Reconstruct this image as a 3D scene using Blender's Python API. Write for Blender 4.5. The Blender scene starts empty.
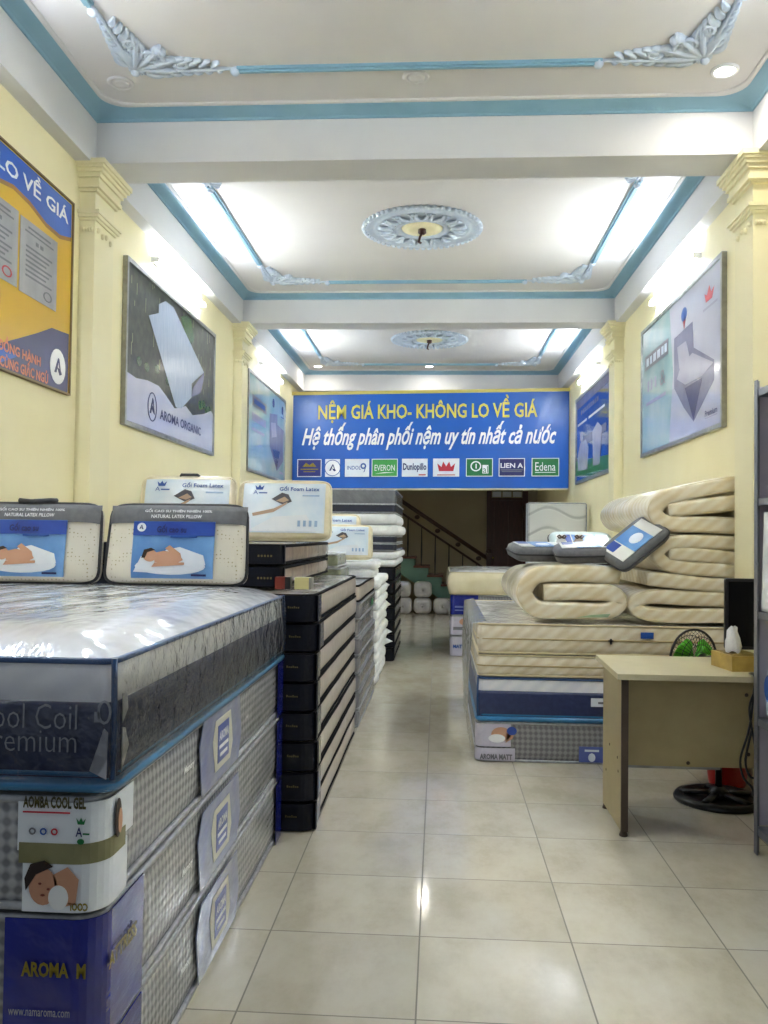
import bpy, math, random
from mathutils import Vector, Matrix, noise
random.seed(7)
PI = math.pi
U = 5 / 6            # one plan unit (a sixth of ten floor tiles) in metres: every length below is scaled by it
SC = bpy.context.scene
COL = SC.collection

# ------------------------------------------------------------------ camera, world, exposure
cam_d = bpy.data.cameras.new('camera')
cam = bpy.data.objects.new('camera', cam_d); COL.objects.link(cam)
cam_d.sensor_fit = 'VERTICAL'; cam_d.sensor_height = 36; cam_d.lens = 868.73 * 36 / 1024
cam_d.clip_start = .02
r_ = Vector((0.997963483446373, 0.0625310586884135, 0.012599698682386765))
u_ = Vector((-0.01085161304844952, -0.028216795433648096, 0.999542923015166))
f_ = Vector((-0.06285800030089624, 0.9976440643610134, 0.027480768610260616))
m3 = Matrix((r_, u_, -f_)).transposed()
cam.matrix_world = Matrix.Translation((0, 0, 1.6 * U)) @ m3.to_4x4()
SC.camera = cam
SC.view_settings.view_transform = 'Standard'
SC.view_settings.look = 'None'
SC.view_settings.gamma = 1
SC.view_settings.use_curve_mapping = False
SC.view_settings.exposure = 3.4
W = bpy.data.worlds.new('street_daylight'); SC.world = W; W.use_nodes = True
W.node_tree.nodes['Background'].inputs[0].default_value = (.80, .90, 1, 1)
W.node_tree.nodes['Background'].inputs[1].default_value = .03
TUBE = 17.0          # emission of the wall tubes
DOWN = .5          # watts of each lit downlight

# ------------------------------------------------------------------ materials
MATS = {}
def srgb(h):
    h = h.lstrip('#'); c = [int(h[i:i + 2], 16) / 255 for i in (0, 2, 4)]
    return tuple((x / 12.92 if x <= .04045 else ((x + .055) / 1.055) ** 2.4) for x in c) + (1,)
class NT:
    def __init__(s, name):
        s.m = bpy.data.materials.new(name); s.m.use_nodes = True
        s.t = s.m.node_tree; s.n = s.t.nodes; s.b = s.n['Principled BSDF']
    def add(s, t, **k):
        n = s.n.new(t)
        for a, v in k.items(): setattr(n, a, v)
        return n
    def link(s, a, b): s.t.links.new(a, b)
    def set(s, sock, v):
        if hasattr(v, 'is_linked') or isinstance(v, bpy.types.NodeSocket): s.link(v, sock)
        else: sock.default_value = v
    def math(s, op, a, b=0., c=0.):
        n = s.add('ShaderNodeMath', operation=op)
        s.set(n.inputs[0], a); s.set(n.inputs[1], b); s.set(n.inputs[2], c)
        return n.outputs[0]
    def xyz(s):
        c = s.add('ShaderNodeTexCoord'); x = s.add('ShaderNodeSeparateXYZ'); s.link(c.outputs['Object'], x.inputs[0])
        s.co = c.outputs['Object']
        return x.outputs
    def vec(s, x, y, z):
        n = s.add('ShaderNodeCombineXYZ')
        for i, v in enumerate((x, y, z)): s.set(n.inputs[i], v)
        return n.outputs[0]
    def noise(s, vec, scale, detail=3, rough=.5):
        n = s.add('ShaderNodeTexNoise'); s.link(vec, n.inputs['Vector'])
        n.inputs['Scale'].default_value = scale; n.inputs['Detail'].default_value = detail; n.inputs['Roughness'].default_value = rough
        return n.outputs[0]
    def ramp(s, fac, stops):
        n = s.add('ShaderNodeValToRGB'); s.link(fac, n.inputs[0])
        e = n.color_ramp.elements
        while len(e) < len(stops): e.new(.5)
        for i, (p, c) in enumerate(stops): e[i].position = p; e[i].color = c
        return n.outputs[0]
    def mix(s, fac, a, b):
        n = s.add('ShaderNodeMix', data_type='RGBA')
        s.set(n.inputs[0], fac); s.set(n.inputs[6], a); s.set(n.inputs[7], b)
        return n.outputs[2]
    def bump(s, h, strength, dist=.01):
        n = s.add('ShaderNodeBump'); s.link(h, n.inputs['Height'])
        n.inputs['Strength'].default_value = strength; n.inputs['Distance'].default_value = dist
        return n.outputs[0]
def mat(name, col, col2=None, pat='noise', scale=6, rough=.5, metal=0, bump=0, film=0, film_scale=9, emit=0, spec=.5, film_rough=.09, film_bump=.5):
    """procedural surface: two colours mixed by a pattern, optional wrinkled clear film (coat) over it"""
    if name in MATS: return MATS[name]
    k = NT(name); b = k.b
    c1 = srgb(col); c2 = srgb(col2) if col2 else tuple(x * .9 for x in c1[:3]) + (1,)
    X, Y, Z = k.xyz()
    uu = k.math('ADD', X, Y)
    if pat == 'noise': h = k.noise(k.co, scale, 4)
    elif pat == 'diamond':      # quilted knit: small dark lozenges
        a = k.math('SINE', k.math('MULTIPLY', k.math('ADD', uu, Z), scale)); c = k.math('SINE', k.math('MULTIPLY', k.math('SUBTRACT', uu, Z), scale))
        h = k.math('ADD', k.math('MULTIPLY', k.math('MULTIPLY', a, c), .5), .5)
        h = k.math('ADD', k.math('MULTIPLY', h, .85), k.math('MULTIPLY', k.noise(k.co, 5), .2))
    elif pat == 'diagonal':
        a = k.math('SINE', k.math('MULTIPLY', k.math('ADD', k.math('MULTIPLY', uu, 1), k.math('MULTIPLY', Z, -1.35)), scale))
        h = k.math('ADD', k.math('MULTIPLY', a, .16), k.noise(k.co, 5.5))
    elif pat == 'vertical':
        h = k.noise(k.vec(k.math('MULTIPLY', uu, 6), 0., k.math('MULTIPLY', Z, .6)), scale, 3)
    elif pat == 'wave':
        a = k.math('SINE', k.math('ADD', k.math('MULTIPLY', Z, scale), k.math('MULTIPLY', k.math('SINE', k.math('MULTIPLY', uu, 9.)), 1.6)))
        h = k.math('SMOOTH_MIN', k.math('ADD', k.math('MULTIPLY', a, 3.), 3.25), 1., .2)
    elif pat == 'dots':
        v = k.add('ShaderNodeTexVoronoi'); k.link(k.co, v.inputs['Vector']); v.inputs['Scale'].default_value = scale; v.inputs['Randomness'].default_value = .25
        h = k.math('SUBTRACT', 1., k.math('MULTIPLY', v.outputs['Distance'], 1.1))
        h = k.math('MULTIPLY', k.math('GREATER_THAN', h, .78), .8)
    col_o = k.ramp(h, [(.3, c1), (.72, c2)])
    k.link(col_o, b.inputs['Base Color'])
    b.inputs['Roughness'].default_value = rough; b.inputs['Metallic'].default_value = metal
    b.inputs['Specular IOR Level'].default_value = spec
    if bump: k.link(k.bump(h, bump, .01), b.inputs['Normal'])
    if film:
        b.inputs['Coat Weight'].default_value = film; b.inputs['Coat Roughness'].default_value = film_rough; b.inputs['Coat IOR'].default_value = 1.6
        w = k.noise(k.vec(k.math('ADD', X, k.math('MULTIPLY', Z, .5)), k.math('MULTIPLY', Y, .35), k.math('MULTIPLY', Z, .8)), film_scale, 3, .55)
        k.link(k.bump(w, film_bump, .03), b.inputs['Coat Normal'])
    if emit:
        b.inputs['Emission Color'].default_value = c1; b.inputs['Emission Strength'].default_value = emit
    MATS[name] = k.m
    return k.m
def floor_mat():
    k = NT('cream_floor_tiles'); X, Y, Z = k.xyz(); b = k.b
    T = .60095 * U
    def joint(c, off):
        m = k.math('MODULO', k.math('ADD', c, 40 * T - off * U), T)
        d = k.math('MINIMUM', m, k.math('SUBTRACT', T, m))
        return k.math('LESS_THAN', d, .0026), k.math('FLOOR', k.math('DIVIDE', k.math('ADD', c, 40 * T - off * U), T))
    jx, ix = joint(X, -.6591); jy, iy = joint(Y, 2.9237)
    j = k.math('MAXIMUM', jx, jy)
    wn = k.add('ShaderNodeTexWhiteNoise'); k.link(k.vec(ix, iy, 0.), wn.inputs[0])
    n1 = k.noise(k.vec(k.math('ADD', X, k.math('MULTIPLY', wn.outputs[0], 9.)), k.math('MULTIPLY', Y, .6), wn.outputs[0]), 4.2, 6, .68)
    c = k.ramp(n1, [(.34, srgb('#c8bfa8')), (.52, srgb('#d8d0bb')), (.70, srgb('#e0dac8'))])
    c = k.mix(k.math('MULTIPLY', wn.outputs[0], .25), c, srgb('#bdb5a2'))
    k.link(k.mix(j, c, srgb('#77705f')), b.inputs['Base Color'])
    k.link(k.math('ADD', k.math('MULTIPLY', n1, .06), k.math('ADD', k.math('MULTIPLY', j, .4), .055)), b.inputs['Roughness'])
    k.link(k.bump(k.math('SUBTRACT', 1., j), .3, .002), b.inputs['Normal'])
    b.inputs['Specular IOR Level'].default_value = .85
    return k.m
def emit_mat(name, col, s):
    k = NT(name); b = k.b
    b.inputs['Base Color'].default_value = srgb(col); b.inputs['Emission Color'].default_value = srgb(col); b.inputs['Emission Strength'].default_value = s
    MATS[name] = k.m; return k.m
def clear_film():
    k = NT('clear_plastic_film'); n = k.n
    X, Y, Z = k.xyz()
    w = k.noise(k.vec(k.math('MULTIPLY', X, 1.2), k.math('MULTIPLY', Y, .8), k.math('MULTIPLY', Z, 1.)), 11, 4, .6)
    g = k.add('ShaderNodeBsdfGlossy'); g.inputs['Roughness'].default_value = .12; g.inputs['Color'].default_value = (1, 1, 1, 1)
    d = k.add('ShaderNodeBsdfDiffuse'); d.inputs['Color'].default_value = (.72, .80, .95, 1)
    t = k.add('ShaderNodeBsdfTransparent')
    bp = k.bump(w, .8, .03); k.link(bp, g.inputs['Normal']); k.link(bp, d.inputs['Normal'])
    fr = k.add('ShaderNodeFresnel'); fr.inputs[0].default_value = 1.45; k.link(bp, fr.inputs['Normal'])
    m1 = k.add('ShaderNodeMixShader'); k.link(fr.outputs[0], m1.inputs[0]); k.link(t.outputs[0], m1.inputs[1]); k.link(g.outputs[0], m1.inputs[2])
    m2 = k.add('ShaderNodeMixShader'); k.link(k.math('MULTIPLY', k.math('POWER', w, 6.), .6), m2.inputs[0]); k.link(m1.outputs[0], m2.inputs[1]); k.link(d.outputs[0], m2.inputs[2])
    k.link(m2.outputs[0], n['Material Output'].inputs[0])
    return k.m

CREAM = mat('cream_wall_paint', '#f2e9bf', '#ede3b5', scale=2, rough=.6)
CREAM2 = mat('cream_pilaster_paint', '#efe7bf', '#e9e0b6', scale=2, rough=.55)
WHITE = mat('white_ceiling_paint', '#d6d3d0', '#d0cdca', scale=1.5, rough=.7)
BEAMW = mat('white_beam_paint', '#d3d3d3', '#cdcccc', scale=1.5, rough=.65)
BLUEG = mat('teal_cornice_paint', '#86adbf', '#7ca4b7', scale=4, rough=.5)
PLAST = mat('pale_blue_plaster', '#d0d8e1', '#bccada', scale=20, rough=.5)
ALU = mat('aluminium_frame', '#a9a9a4', '#8d8d88', scale=15, rough=.35, metal=.7)
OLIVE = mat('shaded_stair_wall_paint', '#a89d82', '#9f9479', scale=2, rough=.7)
FLOOR = floor_mat()
FILM = clear_film()
NAVY = mat('navy_fabric', '#131a33', '#0d1226', scale=30, rough=.5, film=.4)
NAVYD = mat('dark_navy_fabric', '#0d111f', '#080b16', scale=30, rough=.5, film=.12, spec=.2)
NAVYP = mat('navy_satin_with_film', '#26335f', '#1b2750', scale=30, rough=.45, film=.3, film_scale=14, film_bump=.9)
BPIPE = mat('blue_piping', '#1c4a7e', '#163c6a', rough=.35)
TPIPE = mat('bright_blue_piping', '#2a80b4', '#1f6c9f', rough=.3, film=.5)
GPIPE = mat('silver_piping', '#b9babd', '#94959a', scale=40, rough=.35)
DPIPE = mat('black_piping', '#0b0a0e', '#08080a', rough=.8, spec=.1)
WQ = mat('white_quilted_fabric', '#eeeeee', '#dfe0e4', pat='diagonal', scale=60, rough=.6, bump=.2, film=1, film_scale=6)
WTOP = mat('white_top_under_film', '#e3e4ea', '#d0d2da', scale=8, rough=.4, film=1, film_scale=7, film_rough=.06, film_bump=.75)
GPAT = mat('grey_lozenge_knit', '#77777b', '#b0b0b1', pat='diamond', scale=112, rough=.55, bump=.3, film=.85, film_scale=12)
GPATC = mat('grey_lozenge_knit_large', '#6d6c70', '#939292', pat='diamond', scale=100, rough=.55, bump=.3, film=.7, film_scale=12)
GTOP = mat('pale_grey_knit', '#c6c6c6', '#b2b2b4', pat='diamond', scale=60, rough=.6, film=.9)
TAUPE = mat('taupe_quilted_side', '#cdc0b3', '#baaea3', pat='vertical', scale=14, rough=.5, bump=.08, film=.6, film_scale=6, film_bump=.25)
BROWN = mat('brown_quilted_side', '#9a8473', '#6f5a4e', pat='vertical', scale=3, rough=.5, bump=.1, film=.8, film_scale=7)
DTOP = mat('beige_mattress_top', '#cbc5bb', '#b5aea4', scale=10, rough=.45, film=1)
GREYS = mat('grey_mattress_side', '#8b8b8e', '#67676b', pat='vertical', scale=6, rough=.5, bump=.15, film=.9)
GREYT = mat('pale_mattress_top', '#d8d8d8', '#c4c4c6', scale=12, rough=.5, film=.8)
FLUFF = mat('white_cotton', '#f0f0ee', '#dcdcda', scale=14, rough=.75, bump=.4)
CRM = mat('cream_diagonal_fabric', '#ebe1c8', '#d9c9a4', pat='diagonal', scale=70, rough=.55, bump=.2, film=.7)
CRMR = mat('cream_rolled_fabric', '#eee4ca', '#dfcda4', pat='diagonal', scale=70, rough=.55, bump=.25, film=.75)
CRMT = mat('pale_cream_top', '#fdfbf4', '#eeebe2', scale=9, rough=.4, film=1, film_scale=9, film_bump=.9)
LATEX = mat('cream_latex_dots', '#e3dcca', '#b8aa86', pat='dots', scale=62, rough=.6, film=.5)
PGREY = mat('grey_pack_fabric', '#6f7072', '#616264', scale=40, rough=.65)
PGREYD = mat('dark_pack_piping', '#3b3b3e', '#303033', rough=.6)
PBLUE = mat('printed_blue', '#3f7cc4', '#7fb0e2', scale=5, rough=.3, film=.6)
PBLUED = mat('printed_deep_blue', '#1c3f9c', '#2b58b4', scale=6, rough=.3, film=.6)
PWHITE = mat('printed_white', '#e9edf2', '#dfe5ec', scale=9, rough=.35, film=.4)
PICE = mat('printed_ice_blue', '#cfe0ee', '#e9f0f5', scale=7, rough=.35, film=.5)
SKIN = mat('printed_skin', '#d3a284', '#c08d70', rough=.4)
HAIR = mat('printed_dark_hair', '#33221d', '#241713', rough=.4)
INKW = mat('white_ink', '#f2f2f2', '#ececec', rough=.4)
INKG = mat('grey_white_ink', '#b9bac0', '#a9aab1', rough=.4)
INKY = mat('yellow_ink', '#ddd05e', '#d3c550', rough=.45)
INKN = mat('navy_ink', '#1e2566', '#191f58', rough=.4)
INKB = mat('blue_ink', '#2456a8', '#1f4c97', rough=.4)
INKO = mat('pale_orange_ink', '#e58a63', '#dc7d57', rough=.4)
INKR = mat('red_ink', '#c5283a', '#b82234', rough=.4)
INKK = mat('black_ink', '#1b1a1a', '#141313', rough=.4)
GOLD = mat('gold_ink', '#9a8a2a', '#7d6e1c', scale=60, rough=.35, metal=.3)
INKGR = mat('grey_ink', '#74757c', '#696a71', rough=.4)
LOGOG = mat('green_ink', '#3fa34a', '#379640', rough=.4)
LOGOD = mat('dark_green_ink', '#12743c', '#0f6a36', rough=.4)
BANNER = mat('blue_banner_vinyl', '#155fc0', '#1358b2', scale=1.5, rough=.3)
ROYAL = mat('royal_blue_wrap', '#14238c', '#0f1b75', scale=8, rough=.25, film=.5, film_scale=14)
LILAC = mat('pale_lilac_wrap', '#cfcbd9', '#bfbacb', scale=8, rough=.3, film=.9)
DESK = mat('beige_laminate', '#ab9c72', '#a3946a', scale=12, rough=.4)
DESKT = mat('pale_beige_laminate_top', '#d0c6a2', '#c8be9a', scale=12, rough=.3)
EDGE = mat('dark_brown_edging', '#4a3b2e', '#3c3025', rough=.5)
BLACK = mat('black_plastic', '#17181a', '#101113', scale=20, rough=.3)
SCREEN = mat('black_screen', '#060709', '#050607', rough=.5, spec=.15)
GREENP = mat('green_plastic', '#66d52f', '#57bf27', rough=.35)
REDP = mat('red_plastic', '#c01f1c', '#ad1a18', rough=.35)
KRAFT = mat('gold_wood_box', '#bfa14c', '#9d8233', scale=14, rough=.35)
TISSUE = mat('white_tissue', '#f3f3f1', '#e6e6e4', rough=.8)
SHELFM = mat('grey_shelf_steel', '#92949b', '#7f8188', scale=18, rough=.4, metal=.5)
SHELFP = mat('lilac_grey_shelf_panel', '#dcd2dc', '#cfc5cf', scale=6, rough=.5)
STEELP = mat('perforated_post_steel', '#85878c', '#6c6e73', pat='dots', scale=30, rough=.4, metal=.5)
TGREEN = mat('green_stair_paint', '#6d9585', '#638a7b', scale=6, rough=.6)
WOOD = mat('dark_red_wood', '#4a2320', '#351715', pat='vertical', scale=8, rough=.35)
RAILM = mat('dark_brown_rail', '#40251e', '#301b16', scale=10, rough=.35)
IRON = mat('dark_iron', '#2a2523', '#1f1b1a', rough=.45)
PBAG = mat('white_plastic_bale', '#f1f1f4', '#d3d3d9', scale=9, rough=.35, bump=.25, film=.8)
LEAF = mat('green_leaf', '#356b2c', '#27541f', scale=20, rough=.5)
FOLI = mat('printed_foliage', '#1f1c19', '#454c39', scale=16, rough=.3, film=.15, film_scale=2, film_bump=.03)
GLOSSW = mat('printed_pale_lilac', '#d6d7ea', '#c9cbe2', scale=3, rough=.15, film=.6, film_scale=2, film_bump=.03)
AQUA = mat('printed_aqua', '#9fcbd0', '#cfe0e0', scale=2.2, rough=.12, film=.7, film_scale=2, film_bump=.03)
NAVYB = mat('printed_navy_blue', '#1d2f78', '#24429a', scale=2, rough=.12, film=.7, film_scale=2, film_bump=.03)
BEDG = mat('printed_grey_violet', '#8b8ba6', '#7b7b98', scale=5, rough=.2)
BEDL = mat('printed_light_violet', '#b4b4c9', '#a6a6be', scale=5, rough=.2)
BEDD = mat('printed_dark_violet', '#5a5a80', '#4b4b72', scale=5, rough=.2)
MATTB = mat('printed_pale_mattress', '#b7c3d6', '#a6b4cb', pat='vertical', scale=9, rough=.2)
YELLOW = mat('yellow_board_print', '#dbb012', '#d3a60c', scale=2, rough=.3)
BOARDB = mat('blue_board_print', '#2260c6', '#1d53b4', scale=3, rough=.3)
BOARDN = mat('navy_board_print', '#2a2a66', '#232357', scale=3, rough=.3)
CERT = mat('grey_paper_print', '#a9a9ac', '#8f8f95', scale=6, rough=.4)
LAMPW = mat('white_lamp_housing', '#eeeeee', '#e4e4e4', rough=.4)
TUBEM = emit_mat('lit_tube', '#e9f2ff', TUBE)
DOWNM = emit_mat('lit_downlight', '#fffaf0', 3)

# ------------------------------------------------------------------ mesh helpers (plan units in, metres out)
class MB:
    def __init__(s): s.v = []; s.f = []; s.s = []
    def add(s, vs, fs, smooth=False):
        o = len(s.v); s.v += [tuple(v) for v in vs]; s.f += [tuple(i + o for i in f) for f in fs]; s.s += [smooth] * len(fs); return s
    def box(s, lo, hi):
        x0, y0, z0 = lo; x1, y1, z1 = hi
        return s.add([(x0, y0, z0), (x1, y0, z0), (x1, y1, z0), (x0, y1, z0), (x0, y0, z1), (x1, y0, z1), (x1, y1, z1), (x0, y1, z1)],
                     [(0, 3, 2, 1), (4, 5, 6, 7), (0, 1, 5, 4), (1, 2, 6, 5), (2, 3, 7, 6), (3, 0, 4, 7)])
    def rings(s, rs, closed=True, cap0=False, cap1=False, smooth=True):
        n = len(rs[0]); vs = [p for r in rs for p in r]; fs = []
        for i in range(len(rs) - 1):
            for j in range(n if closed else n - 1):
                a = i * n + j; b = i * n + (j + 1) % n
                fs.append((a, b, b + n, a + n))
        s.add(vs, fs, smooth)
        o = len(s.v) - len(vs)
        if cap0: s.f.append(tuple(o + j for j in reversed(range(n)))); s.s.append(False)
        if cap1: s.f.append(tuple(o + (len(rs) - 1) * n + j for j in range(n))); s.s.append(False)
        return s
    def tube(s, pts, r, n=6, closed=False, flat=None):
        pts = [Vector(p) for p in pts]; N = len(pts); rs = []; prev = None
        for i, p in enumerate(pts):
            if closed: t = pts[(i + 1) % N] - pts[i - 1]
            else: t = pts[min(i + 1, N - 1)] - pts[max(i - 1, 0)]
            if t.length < 1e-9: t = Vector((0, 0, 1))
            t.normalize()
            if prev is None:
                a = Vector((0, 0, 1)) if abs(t.z) < .9 else Vector((1, 0, 0)); x = a.cross(t).normalized()
            else: x = (prev - t * prev.dot(t)).normalized()
            prev = x; y = t.cross(x)
            rr = r[i] if isinstance(r, (list, tuple)) else r
            ring = []
            for k in range(n):
                d = x * math.cos(2 * PI * k / n) * rr + y * math.sin(2 * PI * k / n) * rr
                if flat: d.z *= flat
                ring.append(p + d)
            rs.append(ring)
        if closed: rs.append(rs[0])
        return s.rings(rs, cap0=not closed, cap1=not closed)
    def lathe(s, prof, c, n=24, axis='z', smooth=True):
        rs = []
        for r, h in prof:
            ring = []
            for k in range(n):
                a = 2 * PI * k / n; x, y = r * math.cos(a), r * math.sin(a)
                ring.append((c[0] + x, c[1] + y, c[2] + h) if axis == 'z' else (c[0] + x, c[1] + h, c[2] + y) if axis == 'y' else (c[0] + h, c[1] + x, c[2] + y))
            rs.append(ring)
        return s.rings(rs, cap0=True, cap1=True, smooth=smooth)
    def prism(s, poly, F, d0, d1):
        """2-D polygon on frame F, extruded along its normal from d0 to d1"""
        n = len(poly)
        vs = [F(a, b, d0) for a, b in poly] + [F(a, b, d1) for a, b in poly]
        fs = [tuple(reversed(range(n))), tuple(range(n, 2 * n))] + [(i, (i + 1) % n, (i + 1) % n + n, i + n) for i in range(n)]
        return s.add(vs, fs)
    def ball(s, c, r, nu=8, nv=5):
        rx, ry, rz = r if isinstance(r, (tuple, list)) else (r, r, r); rs = []
        for i in range(nv + 1):
            t = PI * (i / nv - .5) * .98
            rs.append([(c[0] + rx * math.cos(t) * math.cos(2 * PI * k / nu), c[1] + ry * math.cos(t) * math.sin(2 * PI * k / nu), c[2] + rz * math.sin(t)) for k in range(nu)])
        return s.rings(rs, cap0=True, cap1=True)
    def build(s, name, m, parent=None, origin=None):
        o3 = Vector(parent['_o'] if parent is not None and '_o' in parent else (origin or (0, 0, 0)))
        me = bpy.data.meshes.new(name)
        me.from_pydata([((x - o3.x) * U, (y - o3.y) * U, (z - o3.z) * U) for x, y, z in s.v], [], s.f)
        me.polygons.foreach_set('use_smooth', s.s); me.update()
        me.materials.append(m)
        o = bpy.data.objects.new(name, me); COL.objects.link(o)
        if parent is not None: o.parent = parent; o['_o'] = tuple(o3)
        else: o.location = o3 * U; o['_o'] = tuple(o3)
        return o
def tag(o, label, cat, group=None):
    o['label'] = label; o['category'] = cat
    if group: o['group'] = group
    return o
def thing(name, label, cat, loc, group=None):
    o = bpy.data.objects.new(name, None); COL.objects.link(o)
    o.location = Vector(loc) * U; o.empty_display_size = .05; o['_o'] = tuple(loc)
    return tag(o, label, cat, group)
def struct(o): o['kind'] = 'structure'; return o
def frame(o, u, v):
    o, u, v = Vector(o), Vector(u), Vector(v); n = u.cross(v)
    return lambda a, b, d=0.: o + u * a + v * b + n * d
def front(x, y, z): return frame((x, y, z), (1, 0, 0), (0, 0, 1))        # faces the shop front (-Y)
def onleft(x, y, z): return frame((x, y, z), (0, 1, 0), (0, 0, 1))        # faces +X
def onright(x, y, z): return frame((x, y, z), (0, -1, 0), (0, 0, 1))      # faces -X
def patch(name, polys, F, m, parent, d=.002, d0=0.):
    b = MB()
    for p in polys: b.prism(p, F, d0, d0 + d)
    return b.build(name, m, parent)
def rect(a0, b0, a1, b1): return [(a0, b0), (a1, b0), (a1, b1), (a0, b1)]
def oval(cx, cy, rx, ry, n=20, a0=0, a1=2 * PI):
    return [(cx + rx * math.cos(a0 + (a1 - a0) * i / n), cy + ry * math.sin(a0 + (a1 - a0) * i / n)) for i in range(n)]
def hoop(cx, cy, rx, ry, t, n=24):
    """a ring as quads"""
    out = []
    for i in range(n):
        a, b = 2 * PI * i / n, 2 * PI * (i + 1) / n
        out.append([(cx + rx * math.cos(a), cy + ry * math.sin(a)), (cx + rx * math.cos(b), cy + ry * math.sin(b)), (cx + (rx - t) * math.cos(b), cy + (ry - t) * math.sin(b)), (cx + (rx - t) * math.cos(a), cy + (ry - t) * math.sin(a))])
        out[-1].reverse()
    return out
TXT = {}
def text_geo(body, bold, shear, res=2):
    key = (body, bold, shear, res)
    if key in TXT: return TXT[key]
    c = bpy.data.curves.new('lettering', 'FONT'); c.body = body; c.offset = bold; c.shear = shear; c.resolution_u = res; c.size = 1; c.space_line = 1.05
    o = bpy.data.objects.new('lettering', c); COL.objects.link(o)
    dg = bpy.context.evaluated_depsgraph_get(); dg.update()
    me = bpy.data.meshes.new_from_object(o.evaluated_get(dg))
    vs = [(v.co.x, v.co.y) for v in me.vertices]; fs = [tuple(p.vertices) for p in me.polygons]
    bpy.data.objects.remove(o); bpy.data.curves.remove(c); bpy.data.meshes.remove(me)
    TXT[key] = (vs, fs); return TXT[key]
def text(body, F, box, m, parent, bold=0, shear=0, d=.002, warp=None, name='lettering', res=2):
    a0, b0, a1, b1 = box
    vs, fs = text_geo(body, bold, shear, res)
    x0 = min(v[0] for v in vs); x1 = max(v[0] for v in vs); y0 = min(v[1] for v in vs); y1 = max(v[1] for v in vs)
    P = []
    for x, y in vs:
        s, t = (x - x0) / (x1 - x0), (y - y0) / (y1 - y0)
        a, b = a0 + s * (a1 - a0), b0 + t * (b1 - b0)
        if warp: b += warp(s)
        P.append(F(a, b, d))
    return MB().add(P, fs).build(name, m, parent)

def rrect(x0, x1, y0, y1, r, seg=4, ed=10):
    r = min(r, (x1 - x0) / 2 - 1e-4, (y1 - y0) / 2 - 1e-4); pts = []
    cs = [(x1 - r, y0 + r, -PI / 2), (x1 - r, y1 - r, 0), (x0 + r, y1 - r, PI / 2), (x0 + r, y0 + r, PI)]
    arcs = [[(cx + r * math.cos(a + PI / 2 * i / seg), cy + r * math.sin(a + PI / 2 * i / seg)) for i in range(seg + 1)] for cx, cy, a in cs]
    for q in range(4):
        pts += arcs[q]; p, n = arcs[q][-1], arcs[(q + 1) % 4][0]
        for i in range(1, ed): pts.append((p[0] + (n[0] - p[0]) * i / ed, p[1] + (n[1] - p[1]) * i / ed))
    return pts
def jit(p, amt, sc, seed, zk=.6):
    q = Vector(p) * sc + Vector((seed * 3.1, seed * 1.7, seed))
    n = noise.noise_vector(q); return (p[0] + n.x * amt, p[1] + n.y * amt, p[2] + n.z * amt * zk)
_seed = [1]
def mattress(label, lo, hi, side, top, pipe, group=None, bulge=.006, crown=.02, r=.05, rough=.004, pr=.010, name='mattress', low_pipe=True, top_pipe=True, base_pipe=None, part_side='border', tall=5, lip=.012):
    x0, y0, z0 = lo; x1, y1, z1 = hi; _seed[0] += 1; sd = _seed[0]
    root = thing(name, label, 'mattress', ((x0 + x1) / 2, (y0 + y1) / 2, z0), group)
    def ring(ins, z): return [jit((x, y, z), rough, 2.6, sd, .1) for x, y in rrect(x0 + ins, x1 - ins, y0 + ins, y1 - ins, r)]
    h = z1 - z0; rs = [ring(lip + .02, z0), ring(lip, z0 + .008)]
    for i in range(1, tall): t = i / tall; rs.append(ring(lip - (bulge + .004) * math.sin(PI * t) ** .5, z0 + h * t))
    rs += [ring(lip, z1 - .006)]
    MB().rings(rs, cap0=True).build(part_side, side, root)
    cx, cy = (x0 + x1) / 2, (y0 + y1) / 2
    base = ring(lip, z1 - .006); ts = [1, .985, .95, .88, .75, .5, .2, .02]
    tr = []
    for t in ts:
        d = 1 - t; z = z1 + crown * (1 - (1 - min(1, d / .3)) ** 2)
        if t == 1: tr.append(base); continue
        k = d * min(x1 - x0, y1 - y0) / 2
        tr.append([jit((x, y, z - .006), rough * .7, 3., sd) for x, y in rrect(x0 + lip + k, x1 - lip - k, y0 + lip + k, y1 - lip - k, max(r * t, .001))])
    MB().rings(tr, cap1=True).build('top_panel', top, root)
    if top_pipe: MB().tube([(x, y, z) for x, y, z in ring(lip - .004, z1 - pr)], pr, 5, True).build('piping', pipe, root)
    if low_pipe: MB().tube([(x, y, z) for x, y, z in ring(lip - .004, z0 + pr)], pr, 5, True).build('piping', base_pipe or pipe, root)
    return root
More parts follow.
